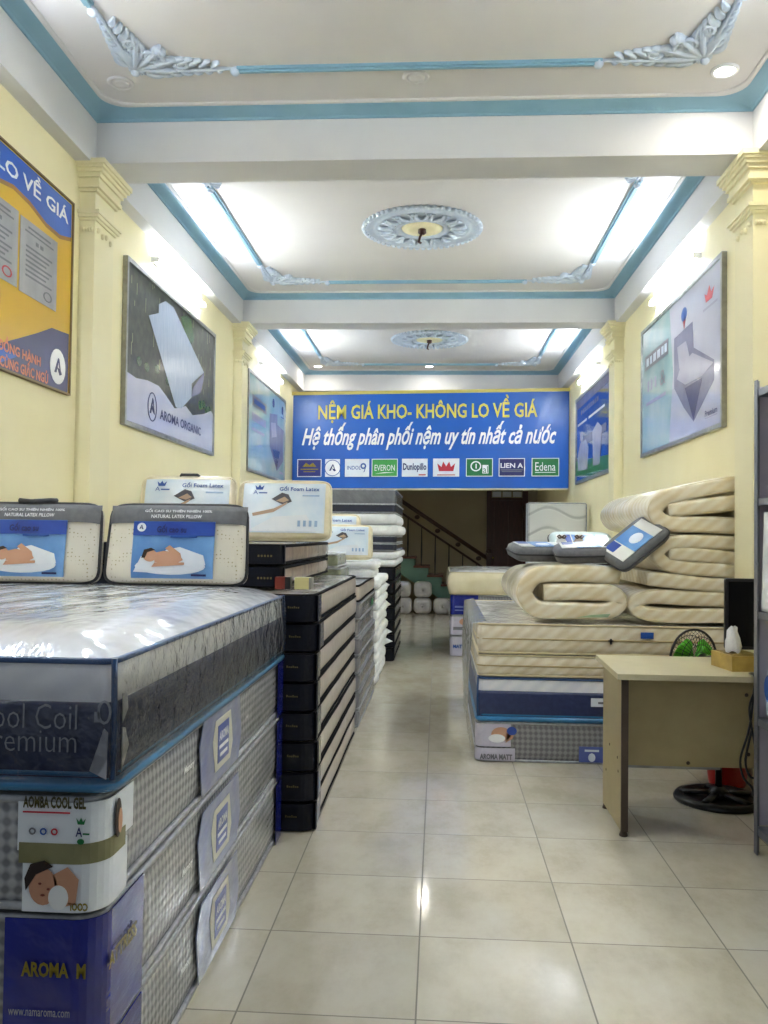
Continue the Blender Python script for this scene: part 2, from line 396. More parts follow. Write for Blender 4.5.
def wrap(name, m, parent, lo, hi, fx, fy, z0, z1, off=.012, r=.05, side='left'):
    """a printed band that goes round the aisle corner of a mattress"""
    x0, y0 = lo[0], lo[1]; x1 = hi[0]
    pts = []
    if side == 'left':      # stack left of the aisle: corner at x1,y0
        cx, cy = x1 - r, y0 + r; R = r + off
        pts = [(x1 - fx, y0 - off)] + [(cx + R * math.cos(a), cy + R * math.sin(a)) for a in [(-PI / 2 + PI / 2 * i / 6) for i in range(7)]] + [(x1 + off, y0 + fy)]
    else:
        cx, cy = x0 + r, y0 + r; R = r + off
        pts = [(x0 - off, y0 + fy)] + [(cx + R * math.cos(a), cy + R * math.sin(a)) for a in [(PI + PI / 2 * i / 6) for i in range(7)]] + [(x0 + fx, y0 - off)]
    n = len(pts); inn = []
    for i, (x, y) in enumerate(pts):
        a, b = pts[max(i - 1, 0)], pts[min(i + 1, n - 1)]; tx, ty = b[0] - a[0], b[1] - a[1]; L = math.hypot(tx, ty)
        inn.append((x - ty / L * .004, y + tx / L * .004))
    lp = pts + inn[::-1]
    MB().rings([[(x, y, z0) for x, y in lp], [(x, y, z1) for x, y in lp]], cap0=True, cap1=True, smooth=False).build(name, m, parent)
    return children(parent)[-1]
def children(p): return [o for o in COL.objects if o.parent == p]

# ================================================================== THE ROOM
XL, XR, PL, PR = -2.52, 2.17, -2.41, 2.06        # wall planes and the faces of pilasters and side beams
YF, YB = 1.30, 19.3                              # shop front (open to the street, where the camera stands) and back wall
CZ, BZ = 4.52, 4.17                              # ceiling and beam soffit
struct(MB().box((XL - .2, YF, -.1), (XR + .2, YB + .2, 0)).build('floor', FLOOR, origin=(0, 0, 0)))
struct(MB().box((XL - 3, -4, -.12), (XR + 3, YF, -.02)).build('floor_pavement', mat('grey_pavement', '#6d6b68', '#5b5956', scale=3, rough=.8)))
struct(MB().box((XL - .2, YF, CZ), (XR + .2, YB + .2, CZ + .15)).build('ceiling', WHITE))
struct(MB().box((XL - .2, YF, 0), (XL, YB, CZ)).build('wall_left', CREAM))
struct(MB().box((XR, YF, 0), (XR + .2, YB, CZ)).build('wall_right', CREAM))
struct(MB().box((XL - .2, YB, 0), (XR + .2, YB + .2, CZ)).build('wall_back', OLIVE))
BEAMS = [(1.30, 1.65), (5.85, 6.2), (10.4, 10.72), (15.3, 15.65)]
n_t = 0
def trim(mb, m):
    global n_t; n_t += 1
    return struct(mb.build('trim_%d' % n_t, m))
for a, b in BEAMS: trim(MB().box((XL, a, BZ), (XR, b, CZ)), BEAMW)
for i, (a, b) in enumerate([(1.0, 1.30), (1.65, 5.85), (6.2, 10.4), (10.72, 15.3), (15.65, YB)]):
    if i in (1, 2, 3):
        trim(MB().box((XL, a, BZ - .02), (PL, b, CZ)), BEAMW); trim(MB().box((PR, a, BZ - .02), (XR, b, CZ)), BEAMW)
# cornices: a cove of teal paint with a rounded white inner fillet, one per ceiling bay
for a, b in [(1.65, 5.85), (6.2, 10.4), (10.72, 15.3)]:
    prof = [(0, 4.455, .002), (.012, 4.455, .003), (.02, 4.468, .004), (.04, 4.478, .03), (.075, 4.492, .09), (.105, 4.503, .14), (.112, 4.508, .16)]
    mb = MB(); rs = [[(x, y, z) for x, y in rrect(PL + i_, PR - i_, a + i_, b - i_, rr, 6, 2)] for i_, z, rr in prof]
    rs.append([(x, y, CZ) for x, y in rrect(PL + .112, PR - .112, a + .112, b - .112, .16, 6, 2)]); mb.rings([r[::-1] for r in rs], smooth=False); trim(mb, BLUEG)
    rs = [[(x, y, z) for x, y in rrect(PL + i_, PR - i_, a + i_, b - i_, rr, 6, 2)] for i_, z, rr in [(.112, 4.506, .16), (.128, 4.506, .18), (.138, 4.512, .19), (.14, CZ, .19)]]
    trim(MB().rings([r[::-1] for r in rs], smooth=False), WHITE)
# pilasters with moulded capitals
for (a, b) in BEAMS[:3]:
    for s in (-1, 1):
        mb = MB()
        def blk(p, z0, z1):
            if s < 0: mb.box((XL, a - p, z0), (PL + p, b + p, z1))
            else: mb.box((PR - p, a - p, z0), (XR, b + p, z1))
        blk(0, 0, BZ)
        for p, z0, z1 in [(.098, 4.135, 4.169), (.085, 4.115, 4.135), (.068, 4.09, 4.115), (.05, 4.06, 4.09), (.034, 4.02, 4.06), (.042, 3.99, 4.02), (.02, 3.97, 3.99),
                          (.045, 3.81, 3.832), (.032, 3.788, 3.81), (.015, 3.77, 3.788)]: blk(p, z0, z1)
        for k in range(4):      # small plaster drops under the necking
            yy = a + .05 + k * .075
            if s < 0: mb.ball((PL + .004, yy, 3.715 - .02 * (k % 2)), (.02, .018, .022), 6, 4); mb.ball((PL - .08 + .02 * k, a - .004, 3.71), (.012, .018, .02), 6, 4)
            else: mb.ball((PR - .004, yy, 3.715 - .02 * (k % 2)), (.02, .018, .022), 6, 4); mb.ball((PR + .08 - .02 * k, a - .004, 3.71), (.012, .018, .02), 6, 4)
        trim(mb, CREAM2)
# pale picture mouldings on the ceilings
RX0, RX1 = -1.955, 1.595
def rod(p, q):
    (x0, y0), (x1, y1) = p, q; w = .028
    mb = MB()
    if abs(x1 - x0) > abs(y1 - y0): mb.box((x0, y0 - w, CZ - .018), (x1, y0 + w, CZ + .002)).box((x0, y0 - .012, CZ - .03), (x1, y0 + .012, CZ - .015))
    else: mb.box((x0 - w, y0, CZ - .018), (x0 + w, y1, CZ + .002)).box((x0 - .012, y0, CZ - .03), (x0 + .012, y1, CZ - .015))
    trim(mb, BLUEG)
BAYS = [(1.95, 5.30, 2.6, 4.60), (6.76, 9.86, 7.08, 9.2), (11.2, 14.64, 11.8, 13.9)]
for y0, y1, ra, rb in BAYS:
    rod((-1.29, y1), (.965, y1)); rod((-1.29, y0), (.965, y0)); rod((RX0, ra), (RX0, rb)); rod((RX1, ra), (RX1, rb))

# banner wall strip, staircase wall door
d1 = struct(MB().box((1.06, YB - .06, 0), (1.16, YB, 2.62)).box((1.84, YB - .06, 0), (1.96, YB, 2.62)).box((1.16, YB - .06, 2.62), (1.84, YB, 2.72)).box((1.16, YB - .06, 2.42), (1.84, YB, 2.47)).build('door_1', WOOD))
mb = MB().box((1.16, YB - .03, 0), (1.84, YB, 2.42))
for x in (1.22, 1.53):
    for z0, z1 in ((.15, .75), (.85, 1.35), (1.45, 2.3)): mb.box((x, YB - .045, z0), (x + .25, YB - .03, z1))
mb.build('door_leaf', WOOD, d1)
mb = MB()
for k in range(3): mb.box((1.18 + k * .225, YB - .02, 2.49), (1.18 + k * .225 + .19, YB - .012, 2.61))
mb.build('transom_pane', PWHITE, d1)
MB().lathe([(.0, 0), (.02, 0), (.02, -.04), (.0, -.045)], (1.20, YB - .045, 1.15), 10, 'y').build('door_handle', GOLD, d1)

# ================================================================== CEILING FITTINGS
def medallion(c, label):
    root = thing('ceiling_medallion', label, 'ceiling rose', (c[0], c[1], CZ), 'ceiling roses')
    R = .555
    MB().lathe([(R, 0), (R - .01, -.02), (R - .05, -.028), (R - .08, -.012), (R - .1, -.03), (R - .13, -.022), (.27, -.015), (.25, -.035), (.215, -.03), (.2, -.012)], (c[0], c[1], CZ + .003), 48).build('plaster_disc', PLAST, root)
    mb = MB()
    for k in range(56):
        a = 2 * PI * k / 56; mb.ball((c[0] + (R - .005) * math.cos(a), c[1] + (R - .005) * math.sin(a), CZ - .015), (.025, .025, .022), 6, 4)
    mb.build('beading', PLAST, root)
    mb = MB()
    for k in range(16):
        a = 2 * PI * k / 16
        for s in (-1, 1):
            pts = []
            for i in range(7):
                t = i / 6; rr = .27 + .15 * t; aa = a + s * (.02 + .13 * math.sin(PI * t * .8)); pts.append((c[0] + rr * math.cos(aa), c[1] + rr * math.sin(aa), CZ - .026 - .01 * math.sin(PI * t)))
            mb.tube(pts, [.008, .016, .02, .02, .017, .012, .005], 6)
        mb.ball((c[0] + .40 * math.cos(a + .2), c[1] + .40 * math.sin(a + .2), CZ - .026), (.022, .022, .016), 6, 4)
    mb.build('acanthus_relief', PLAST, root)
    MB().lathe([(.2, 0), (.19, -.02), (.1, -.026), (.05, -.02)], (c[0], c[1], CZ), 32).build('center_disc', CREAM2, root)
    mb = MB().lathe([(.035, .01), (.04, -.045), (.02, -.06)], (c[0], c[1], CZ - .01), 12)
    mb.tube([(c[0], c[1], CZ - .05), (c[0] - .02, c[1] - .02, CZ - .1), (c[0] - .03, c[1] - .03, CZ - .15), (c[0] - .01, c[1] - .05, CZ - .165)], .012, 6)
    mb.build('hanging_hook', WOOD, root)
medallion((-.185, 8.14), 'pale blue plaster ceiling rose in the bay nearer the camera')
medallion((-.165, 12.79), 'pale blue plaster ceiling rose in the rear bay near the banner')
def blade(mb, T, p, ang, L, curl, w, h=.035, n=9):
    """one carved acanthus leaf: a curling strip with a raised rim, lying on the ceiling"""
    a, b = p; rs = []
    for i in range(n + 1):
        t = i / n; th = ang + curl * t * t; wd = w * (math.sin(PI * min(1, .12 + .80 * t)) ** .7) if t < .97 else w * .25
        hh = h * (.55 + .6 * math.sin(PI * t * .9)); nx_, ny_ = -math.sin(th), math.cos(th); ring = []
        for q, e in ((-1, -.05), (-.8, .7), (-.3, .45), (.25, 1), (.75, .75), (1, -.05)):
            x, y = T(a + nx_ * wd * q, b + ny_ * wd * q); ring.append((x, y, CZ + .004 - hh * e))
        rs.append(ring); a += math.cos(th) * L / n; b += math.sin(th) * L / n
    mb.rings(rs, closed=True, cap0=True, cap1=True)
def ornament(cx, cy, sx, sy, label, lx=.66, ly=.66):
    """acanthus spray filling a ceiling corner: arms run along +x and +y (mirrored by sx, sy)"""
    root = thing('corner_ornament', label, 'plaster ornament', (cx, cy, CZ), 'plaster corner ornaments')
    T0 = lambda a, b: (cx + sx * a * lx / .66, cy + sy * b * ly / .66)
    mb = MB()
    for sw in (0, 1):
        T = (lambda a, b: T0(b, a)) if sw else T0
        blade(mb, T, (.02, .03), -.06, .62, .10, .026, .03, 14)
        for k in range(7):
            t = .04 + k * .078; f = 1 - k * .11
            blade(mb, T, (t, .03), .75 + .05 * k, .27 * f, -1.15, .034 * f + .006)
            blade(mb, T, (t + .02, .015), -.75, .15 * f, 1.15, .026 * f + .005)
        for k, (a, b, rr) in enumerate(((.20, .17, .06), (.34, .10, .045))):
            pts = [(a + rr * (1 - .8 * i / 14) * math.cos(PI + 1.5 * 2 * PI * i / 14), b + rr * (1 - .8 * i / 14) * math.sin(PI + 1.5 * 2 * PI * i / 14)) for i in range(15)]
            mb.tube([(*T(x, y), CZ - .022) for x, y in pts], [.016 - .0006 * i for i in range(15)], 6)
    for k in range(5):
        a = PI / 4 + (k - 2) * .36
        blade(mb, T0, (.03, .03), a, .34 - .03 * abs(k - 2), (k - 2) * .35 + .15, .04, .045)
        blade(mb, T0, (.05, .05), a + PI + .1 * k, .07, .5, .02)
    for a, b in ((.02, .02), (.255, .235), (.235, .255), (.65, .0), (0, .65)):
        x, y = T0(a, b); mb.ball((x, y, CZ - .02), (.032, .032, .03), 8, 5)
    mb.build('scrollwork', PLAST, root)
NAMES = {(0, 0): 'front left', (0, 1): 'front right', (1, 0): 'middle left', (1, 1): 'middle right', (2, 0): 'rear left', (2, 1): 'rear right'}
ornament(RX0, 5.30, 1, -1, 'leafy plaster scroll in the upper left corner of the photo, front ceiling bay')
ornament(RX1, 5.30, -1, -1, 'leafy plaster scroll beside the lit downlight in the upper right corner')
ornament(RX0, 9.86, 1, -1, 'leafy plaster scroll at the far left corner of the middle ceiling bay')
ornament(RX1, 9.86, -1, -1, 'leafy plaster scroll at the far right corner of the middle ceiling bay')
ornament(RX0, 6.76, 1, 1, 'leafy plaster scroll just behind the front beam, left, cut off by it', ly=.4)
ornament(RX1, 6.76, -1, 1, 'leafy plaster scroll just behind the front beam, right, cut off by it', ly=.4)
ornament(RX0, 14.64, 1, -1, 'leafy plaster scroll at the far left corner of the rear ceiling bay')
ornament(RX1, 14.64, -1, -1, 'leafy plaster scroll at the far right corner of the rear ceiling bay')

def downlight(x, y, lit, label):
    root = thing('downlight', label, 'ceiling light', (x, y, CZ), 'recessed downlights')
    MB().lathe([(.085, .004), (.085, -.008), (.075, -.016), (.062, -.012), (.06, -.004)], (x, y, CZ), 24).build('bezel', LAMPW if lit else WHITE, root)
    MB().lathe([(.058, .0), (.057, -.0075), (.03, -.009)], (x, y, CZ - .004), 24).build('diffuser', DOWNM if lit else WHITE, root)
    if lit:
        l = bpy.data.lights.new('downlight_bulb', 'AREA'); l.shape = 'DISK'; l.size = .09; l.energy = DOWN; l.color = (1, .95, .86)
        lo = bpy.data.objects.new('bulb', l); COL.objects.link(lo); lo.parent = root; lo.location = (0, 0, -.03 * U)
downlight(1.745, 5.44, True, 'lit round downlight at the right end of the front ceiling bay')
downlight(-2.09, 5.44, False, 'unlit round downlight beside the left leafy scroll of the front bay')
downlight(-.175, 5.44, False, 'unlit round downlight in the middle of the front ceiling strip')
downlight(-2.11, 14.83, True, 'small lit downlight at the left above the blue banner')
downlight(-.19, 14.83, True, 'small lit downlight above the middle of the blue banner')

def tube_light(s, y0, y1, z, label):
    x = XL if s < 0 else XR; d = -s
    root = thing('tube_light', label, 'wall lamp', (x, (y0 + y1) / 2, z), 'fluorescent wall tubes')
    MB().box((min(x, x + d * .028), y0 + .02, z - .025), (max(x, x + d * .028), y1 - .02, z + .025)).build('batten', LAMPW, root)
    for y in (y0, y1): MB().box((min(x, x + d * .07), y - .012, z - .024), (max(x, x + d * .07), y + .012, z + .024)).build('end_holder', LAMPW, root)
    MB().tube([(x + d * .05, y0 + .02, z), (x + d * .05, y1 - .02, z)], .019, 10).build('tube', TUBEM, root)
for y0, y1, w in [(2.75, 4.25, 'out of view over the yellow board, front bay'), (7.36, 8.86, ''), (11.9, 13.4, '')]:
    pass
tube_light(-1, 2.75, 4.25, 3.98, 'fluorescent wall tube in the front bay above the yellow board')
tube_light(1, 2.75, 4.25, 3.98, 'fluorescent wall tube in the front bay high over the grey shelf')
tube_light(-1, 7.36, 8.86, 3.98, 'lit fluorescent tube above the dark foliage poster on the left wall')
tube_light(1, 7.36, 8.86, 3.98, 'lit fluorescent tube above the pale aqua poster on the right wall')
tube_light(-1, 11.9, 13.4, 3.98, 'lit fluorescent tube above the small far poster on the left wall')
tube_light(1, 11.9, 13.4, 3.98, 'lit fluorescent tube above the navy poster on the right wall')

# ================================================================== BANNER
def a_logo(F, cx, cy, r, parent, disc, ink):
    patch('logo_disc', [oval(cx, cy, r, r)], F, disc, parent, .002, .001)
    k = r * .62
    patch('logo_mark', [[(cx - k * .75, cy - k * .6), (cx - k * .35, cy - k * .6), (cx + k * .2, cy + k * .75), (cx - .0 * k, cy + k * .8)],
                        [(cx - k * .2, cy - k * .05), (cx + k * .35, cy - k * .75), (cx + k * .8, cy - k * .6), (cx + k * .55, cy - k * .3)],
                        [(cx + k * .0, cy + k * .8), (cx + k * .2, cy + k * .75), (cx + k * .55, cy - k * .3), (cx + k * .35, cy - k * .35)]], F, ink, parent, .002, .0035)
BY = 14.62
bn = thing('banner', 'long blue vinyl banner with yellow and white lettering under the far beam', 'banner', (-.17, BY, 2.38))
mb = MB(); nx, nz = 60, 10
bx0, bx1, bz0, bz1 = -2.495, 2.155, 2.385, 3.98
def bskew(x): t = (x - bx0) / (bx1 - bx0); return t
def bpt(i, j):
    x = bx0 + (bx1 - bx0) * i / nx; z = bz0 + .045 * i / nx + (bz1 - bz0 + .035 * i / nx) * j / nz
    t = min(1, max(0, (x - 1.25) / .5)); q = (x - 1.6) - (z - 3.3) * .38
    return (x, BY + .012 * t * math.sin(q * 30) * math.exp(-(q * 3.5) ** 2) - 0, z)
g = [[bpt(i, j) for i in range(nx + 1)] for j in range(nz + 1)]
mb.rings(g, closed=False); g2 = [[(x, y + .006, z) for x, y, z in r] for r in g[::-1]]; mb.rings(g2, closed=False)
sheet = mb.build('banner_sheet', BANNER, bn)
MB().rings([[(x, y, z) for x, y, z in ((xx, BY - .012, bz1 + .08 * q_ - .005), (xx, BY + .028, bz1 + .08 * q_ - .005), (xx, BY + .028, bz1 + .08 * q_ + .05), (xx, BY - .012, bz1 + .08 * q_ + .05))] for xx, q_ in ((XL + .003, 0), (XR - .003, 1))], cap0=True, cap1=True, smooth=False).build('top_hem', mat('yellow_batten', '#cfc06a', '#c2b35c', rough=.5), bn)
MB().rings([[(x, y, z) for x, y, z in ((xx, BY - .012, bz0 + .045 * q_ - .03), (xx, BY + .012, bz0 + .045 * q_ - .03), (xx, BY + .012, bz0 + .045 * q_ + .002), (xx, BY - .012, bz0 + .045 * q_ + .002))] for xx, q_ in ((bx0, 0), (bx1, 1))], cap0=True, cap1=True, smooth=False).build('bottom_hem', mat('pale_batten', '#c9c49a', '#bcb78e', rough=.5), bn)
FB0 = front(bx0, BY - .014, bz0)
FB = lambda a, b, d=0.: FB0(a, b + (.045 + .035 * b / (bz1 - bz0)) * a / (bx1 - bx0), d)
bw, bh = bx1 - bx0, bz1 - bz0
def bpx(x, y):      # position on the banner from its own proportions
    return ((x - 55) / 665 * bw, (262 - y) / (262 - 34) * bh)
a0, b0 = bpx(117, 97); a1, b1 = bpx(645, 48)
text("NỆM GIÁ KHO- KHÔNG LO VỀ GIÁ", FB, (a0, b0 - .05, a1, b1 + .05), INKY, bn, bold=.02)
a0, b0 = bpx(78, 170); a1, b1 = bpx(690, 103)
text("Hệ thống phân phối nệm uy tín nhất cả nước", FB, (a0, b0, a1, b1), INKW, bn, bold=.024, shear=.40)
PLQ = [(68, 127, mat('plaque_indigo', '#27307f', '#222a70', rough=.35)), (136, 172, PWHITE), (184, 243, PWHITE), (249, 312, LOGOG), (322, 384, PWHITE), (397, 460, PWHITE), (476, 540, LOGOD), (554, 616, INKN), (632, 697, LOGOD)]
for i, (xa, xb, m) in enumerate(PLQ):
    a0, b0 = bpx(xa, 234); a1, b1 = bpx(xb, 191)
    p = patch('logo_plaque', [rect(a0, b0, a1, b1)], FB, m, bn, .002)
    w, h = a1 - a0, b1 - b0; cx, cy = (a0 + a1) / 2, (b0 + b1) / 2
    F2 = (lambda a, b, d=0., F=FB: F(a, b, d + .003))
    if i in (0, 3, 6, 7, 8):
        t = .012; patch('plaque_border', [rect(a0, b0, a1, b0 + t), rect(a0, b1 - t, a1, b1), rect(a0, b0, a0 + t, b1), rect(a1 - t, b0, a1, b1)], F2, INKW, p)
    if i == 0:
        patch('crest', [[(cx - .12, cy + .02), (cx - .06, cy + .09), (cx, cy + .05), (cx + .06, cy + .09), (cx + .12, cy + .02)], rect(cx - .15, cy - .03, cx + .15, cy - .012), rect(cx - .1, cy - .07, cx + .1, cy - .055)], F2, GOLD, p)
    if i == 1: a_logo(F2, cx, cy, h * .42, p, INKW, INKN); patch('logo_ring', hoop(cx, cy, h * .46, h * .46, .012), F2, INKB, p)
    if i == 2: text('INDOL', F2, (a0 + .04, cy - .03, a0 + w * .66, cy + .035), INKB, p, bold=.01); patch('emblem', hoop(a1 - .1, cy + .03, .05, .05, .025) + [[(a1 - .065, cy + .03), (a1 - .05, cy + .03), (a1 - .075, cy - .06), (a1 - .1, cy - .08), (a1 - .08, cy - .03)]], F2, INKB, p)
    if i == 3: text('EVERON', F2, (a0 + .05, cy - .05, a1 - .05, cy + .05), INKW, p, bold=.0); patch('swoosh', [[(a0 + .05, cy - .1), (cx, cy - .075), (a1 - .05, cy - .08), (cx, cy - .09)]], F2, INKW, p)
    if i == 4: text('Dunlopillo', F2, (a0 + .02, cy - .075, a1 - .02, cy + .075), INKN, p, bold=.03); patch('small_print', [rect(a1 - .15, b0 + .02, a1 - .03, b0 + .04)], F2, INKR, p)
    if i == 5:
        patch('crown', [[(cx - .12, cy - .06), (cx + .12, cy - .06), (cx + .15, cy + .07), (cx + .08, cy + .01), (cx + .05, cy + .1), (cx, cy + .02), (cx - .05, cy + .1), (cx - .08, cy + .01), (cx - .15, cy + .07)], rect(cx - .15, b0 + .02, cx + .15, b0 + .035)], F2, INKR, p)
    if i == 6: patch('emblem', hoop(cx - .06, cy + .02, .09, .085, .02) + [rect(cx - .065, cy - .02, cx - .045, cy + .06), rect(cx + .05, cy - .1, cx + .15, cy + .04)], F2, INKW, p); text('al', F2, (cx + .06, cy - .09, cx + .14, cy + .02), LOGOD, p, d=.004)
    if i == 7: text('LIEN A', F2, (a0 + .03, cy - .01, a1 - .03, cy + .07), INKW, p, bold=.02); patch('small_print', [rect(a0 + .03, cy - .05, a1 - .03, cy - .035), rect(a0 + .05, cy - .075, a1 - .05, cy - .063)], F2, INKGR, p)
    if i == 8: text('Edena', F2, (a0 + .06, cy - .06, a1 - .06, cy + .08), INKW, p, bold=.0); patch('underline', [rect(a0 + .06, cy - .09, a1 - .06, cy - .08)], F2, INKW, p)

# ================================================================== POSTERS
def board(s, y0, y1, z0, z1, panel, label, name='poster', cat='poster', fw=.035, depth=.04, frame_m=ALU):
    x = XL if s < 0 else XR; d = -s
    root = thing(name, label, cat, (x, (y0 + y1) / 2, z0))
    xa, xb = sorted((x, x + d * depth)); xc, xd = sorted((x, x + d * (depth - .012)))
    MB().box((xa, y0, z0), (xb, y1, z0 + fw)).box((xa, y0, z1 - fw), (xb, y1, z1)).box((xa, y0, z0 + fw), (xb, y0 + fw, z1 - fw)).box((xa, y1 - fw, z0 + fw), (xb, y1, z1 - fw)).build('frame', frame_m, root)
    p = MB().box((xc, y0 + fw, z0 + fw), (xd, y1 - fw, z1 - fw)).build('print', panel, root)
    w, h = y1 - y0, z1 - z0
    xs = x + d * (depth - .0115)
    B = onleft(xs, y0, z0) if s < 0 else onright(xs, y1, z0)
    F = lambda a, b, dd=0.: B(a * w, b * h, dd)
    return root, p, F
# dark foliage poster
rt, p, F = board(-1, 6.69, 9.42, 2.457, 3.80, FOLI, 'framed dark green foliage poster with a pale mattress on the left wall')
wave = [(0.016, 0.317), (0.098, 0.307), (0.199, 0.33), (0.308, 0.333), (0.379, 0.296), (0.48, 0.235), (0.612, 0.292), (0.7, 0.25), (0.853, 0.303), (0.951, 0.358), (0.985, 0.34)]
patch('white_wave', [[(.016, .03), (.985, .03)] + wave[::-1]], F, GLOSSW, p, .002)
gl = mat('printed_green_leaf', '#3b6a37', '#28502a', scale=12, rough=.2)
patch('printed_leaf', [[(.538, .914), (.6, .955), (.66, .95), (.70, .82), (.66, .76), (.6, .8)]] + [oval(.12 + .09 * k + .02 * math.sin(k * 5), .42 + .05 * math.sin(k * 3.3), .022, .03, 8) for k in range(4)] + [oval(.80 + .045 * k, .36 + .02 * math.sin(k * 2), .02, .035, 8) for k in range(4)], F, gl, p, .001)
tw = mat('printed_twig', '#a3a77e', '#878b62', rough=.3)
rnd = random.Random(3); st = []
for k in range(46):
    a = rnd.random() * .92 + .03; b = .40 + rnd.random() * .55; l = .03 + rnd.random() * .07
    st.append(rect(a, b, a + .004, min(.965, b + l)))
patch('printed_twigs', st, F, tw, p, .0006)
matt = [(0.197, 0.745), (0.293, 0.81), (0.292, 0.869), (0.36, 0.926), (0.446, 0.93), (0.842, 0.628), (0.678, 0.48), (0.681, 0.38), (0.558, 0.259), (0.493, 0.247)]
patch('printed_mattress', [matt[::-1]], F, MATTB, p, .001, .002)
patch('printed_mattress_side', [[(.842, .628), (.69, .45), (.681, .38), (.80, .45), (.835, .56)][::1]], F, BEDG, p, .001, .003)
patch('logo_ring', hoop(.247, .175, .045, .095, .008), F, INKN, p, .001, .003)
k = .045
patch('logo_mark', [[(.222, .13), (.236, .13), (.255, .225), (.247, .235)], [(.247, .235), (.257, .225), (.272, .13), (.262, .15)], [(.24, .165), (.262, .135), (.272, .13), (.25, .185)]], F, INKN, p, .001, .003)
text('AROMA ORGANIC', F, (.322, .118, .811, .185), INKN, p, bold=.025, d=.004)
# far left aqua poster
def bed_art(F, p, pts, pil, base):
    patch('printed_bed', [pts[::-1]], F, BEDG, p, .001, .001); patch('printed_pillow', [pil[::-1]], F, BEDL, p, .001, .002); patch('printed_bed_end', [base[::-1]], F, BEDD, p, .001, .002)
rt, p, F = board(-1, 11.12, 13.85, 2.43, 3.76, AQUA, 'framed aqua bed poster at the far end of the left wall by the banner')
patch('caption_box', [rect(.10, .67, .445, .78)], F, INKGR, p, .001)
patch('caption_bar', [rect(.14, .70, .405, .75)], F, INKB, p, .001, .0015)
bed_art(F, p, [(.532, .712), (.752, .761), (.757, .645), (.96, .622), (.955, .253), (.76, .109), (.547, .35)], [(.57, .62), (.70, .65), (.74, .5), (.6, .46)], [(.62, .33), (.84, .35), (.76, .115)])
patch('printed_emblem', [oval(.635, .856, .03, .05), oval(.908, .852, .025, .05), rect(.86, .76, .955, .775)], F, BEDD, p, .001)
patch('small_print', [rect(.10, .52, .44, .60), rect(.10, .42, .40, .45), rect(.84, .09, .95, .12)], F, BEDL, p, .001)
# right aqua poster
rt, p, F = board(1, 6.705, 9.36, 2.46, 3.80, AQUA, 'framed pale aqua bed poster in the middle of the right wall')
patch('pale_field', [[(.42, .03), (.985, .03), (.985, .97), (.42, .97), (.47, .5)]], F, GLOSSW, p, .0008)
patch('caption_box', [rect(.058, .665, .403, .775)], F, INKGR, p, .001)
patch('caption_bar', [rect(.085, .69 + 0, .12, .75), rect(.14, .69, .17, .75), rect(.19, .69, .23, .75), rect(.25, .69, .29, .75), rect(.31, .69, .34, .75), rect(.355, .69, .385, .75)], F, PICE, p, .001, .0015)
bed_art(F, p, [(.482, .733), (.7, .745), (.712, .574), (.92, .415), (.92, .295), (.715, .103), (.604, .224), (.484, .392)], [(.523, .656), (.627, .653), (.677, .507), (.551, .499)], [(.616, .348), (.805, .349), (.715, .11)])
patch('printed_sheet', [[(.56, .50), (.70, .545), (.915, .40), (.80, .36), (.62, .37), (.52, .44)]], F, BEDL, p, .001, .0025)
text('&', F, (.29, .47, .37, .58), INKGR, p, d=.002)
patch('small_print', [rect(.10, .49, .125, .57), rect(.15, .49, .175, .57), rect(.21, .49, .235, .57), rect(.08, .385, .37, .41), rect(.83, .085, .95, .092), rect(.81, .745, .95, .76)], F, BEDL, p, .001)
patch('red_emblem', [[(.84, .79), (.90, .79), (.92, .85), (.89, .83), (.872, .88), (.85, .83), (.825, .85)]], F, INKR, p, .001, .001)
patch('blue_ball', [oval(.603, .84, .035, .045)], F, INKB, p, .001, .001); patch('red_ribbon', [[(.59, .80), (.62, .80), (.605, .74)]], F, INKR, p, .001, .001)
text('Premium', F, (.834, .098, .951, .135), INKN, p, bold=.02, d=.003)
# navy poster
rt, p, F = board(1, 11.04, 13.80, 2.44, 3.77, NAVYB, 'framed navy poster with white figure at the far end of the right wall', fw=.045)
patch('pale_field', [rect(.02, .87, .98, .965)], F, BEDG, p, .0008)
patch('caption', [rect(.18 + .06 * k, .775, .215 + .06 * k, .825) for k in range(9)], F, BEDG, p, .001)
patch('white_line', [rect(.07, .665, .36, .69), rect(.42, .665, .86, .69)], F, PWHITE, p, .001)
patch('green_strip', [[(.02, .27), (.98, .17), (.98, .035), (.02, .10)]], F, LOGOD, p, .001)
patch('printed_figure', [oval(.20, .52, .05, .055), [(.09, .15), (.40, .12), (.42, .36), (.34, .46), (.16, .46), (.08, .33)]], F, BEDL, p, .001, .0015)
patch('printed_mattress', [[(.56, .13), (.74, .12), (.80, .48), (.68, .56), (.54, .50)]], F, BEDL, p, .001, .0015)
patch('printed_blanket', [[(.12, .40), (.9, .42), (.9, .5), (.3, .5)]], F, BEDG, p, .001, .001)
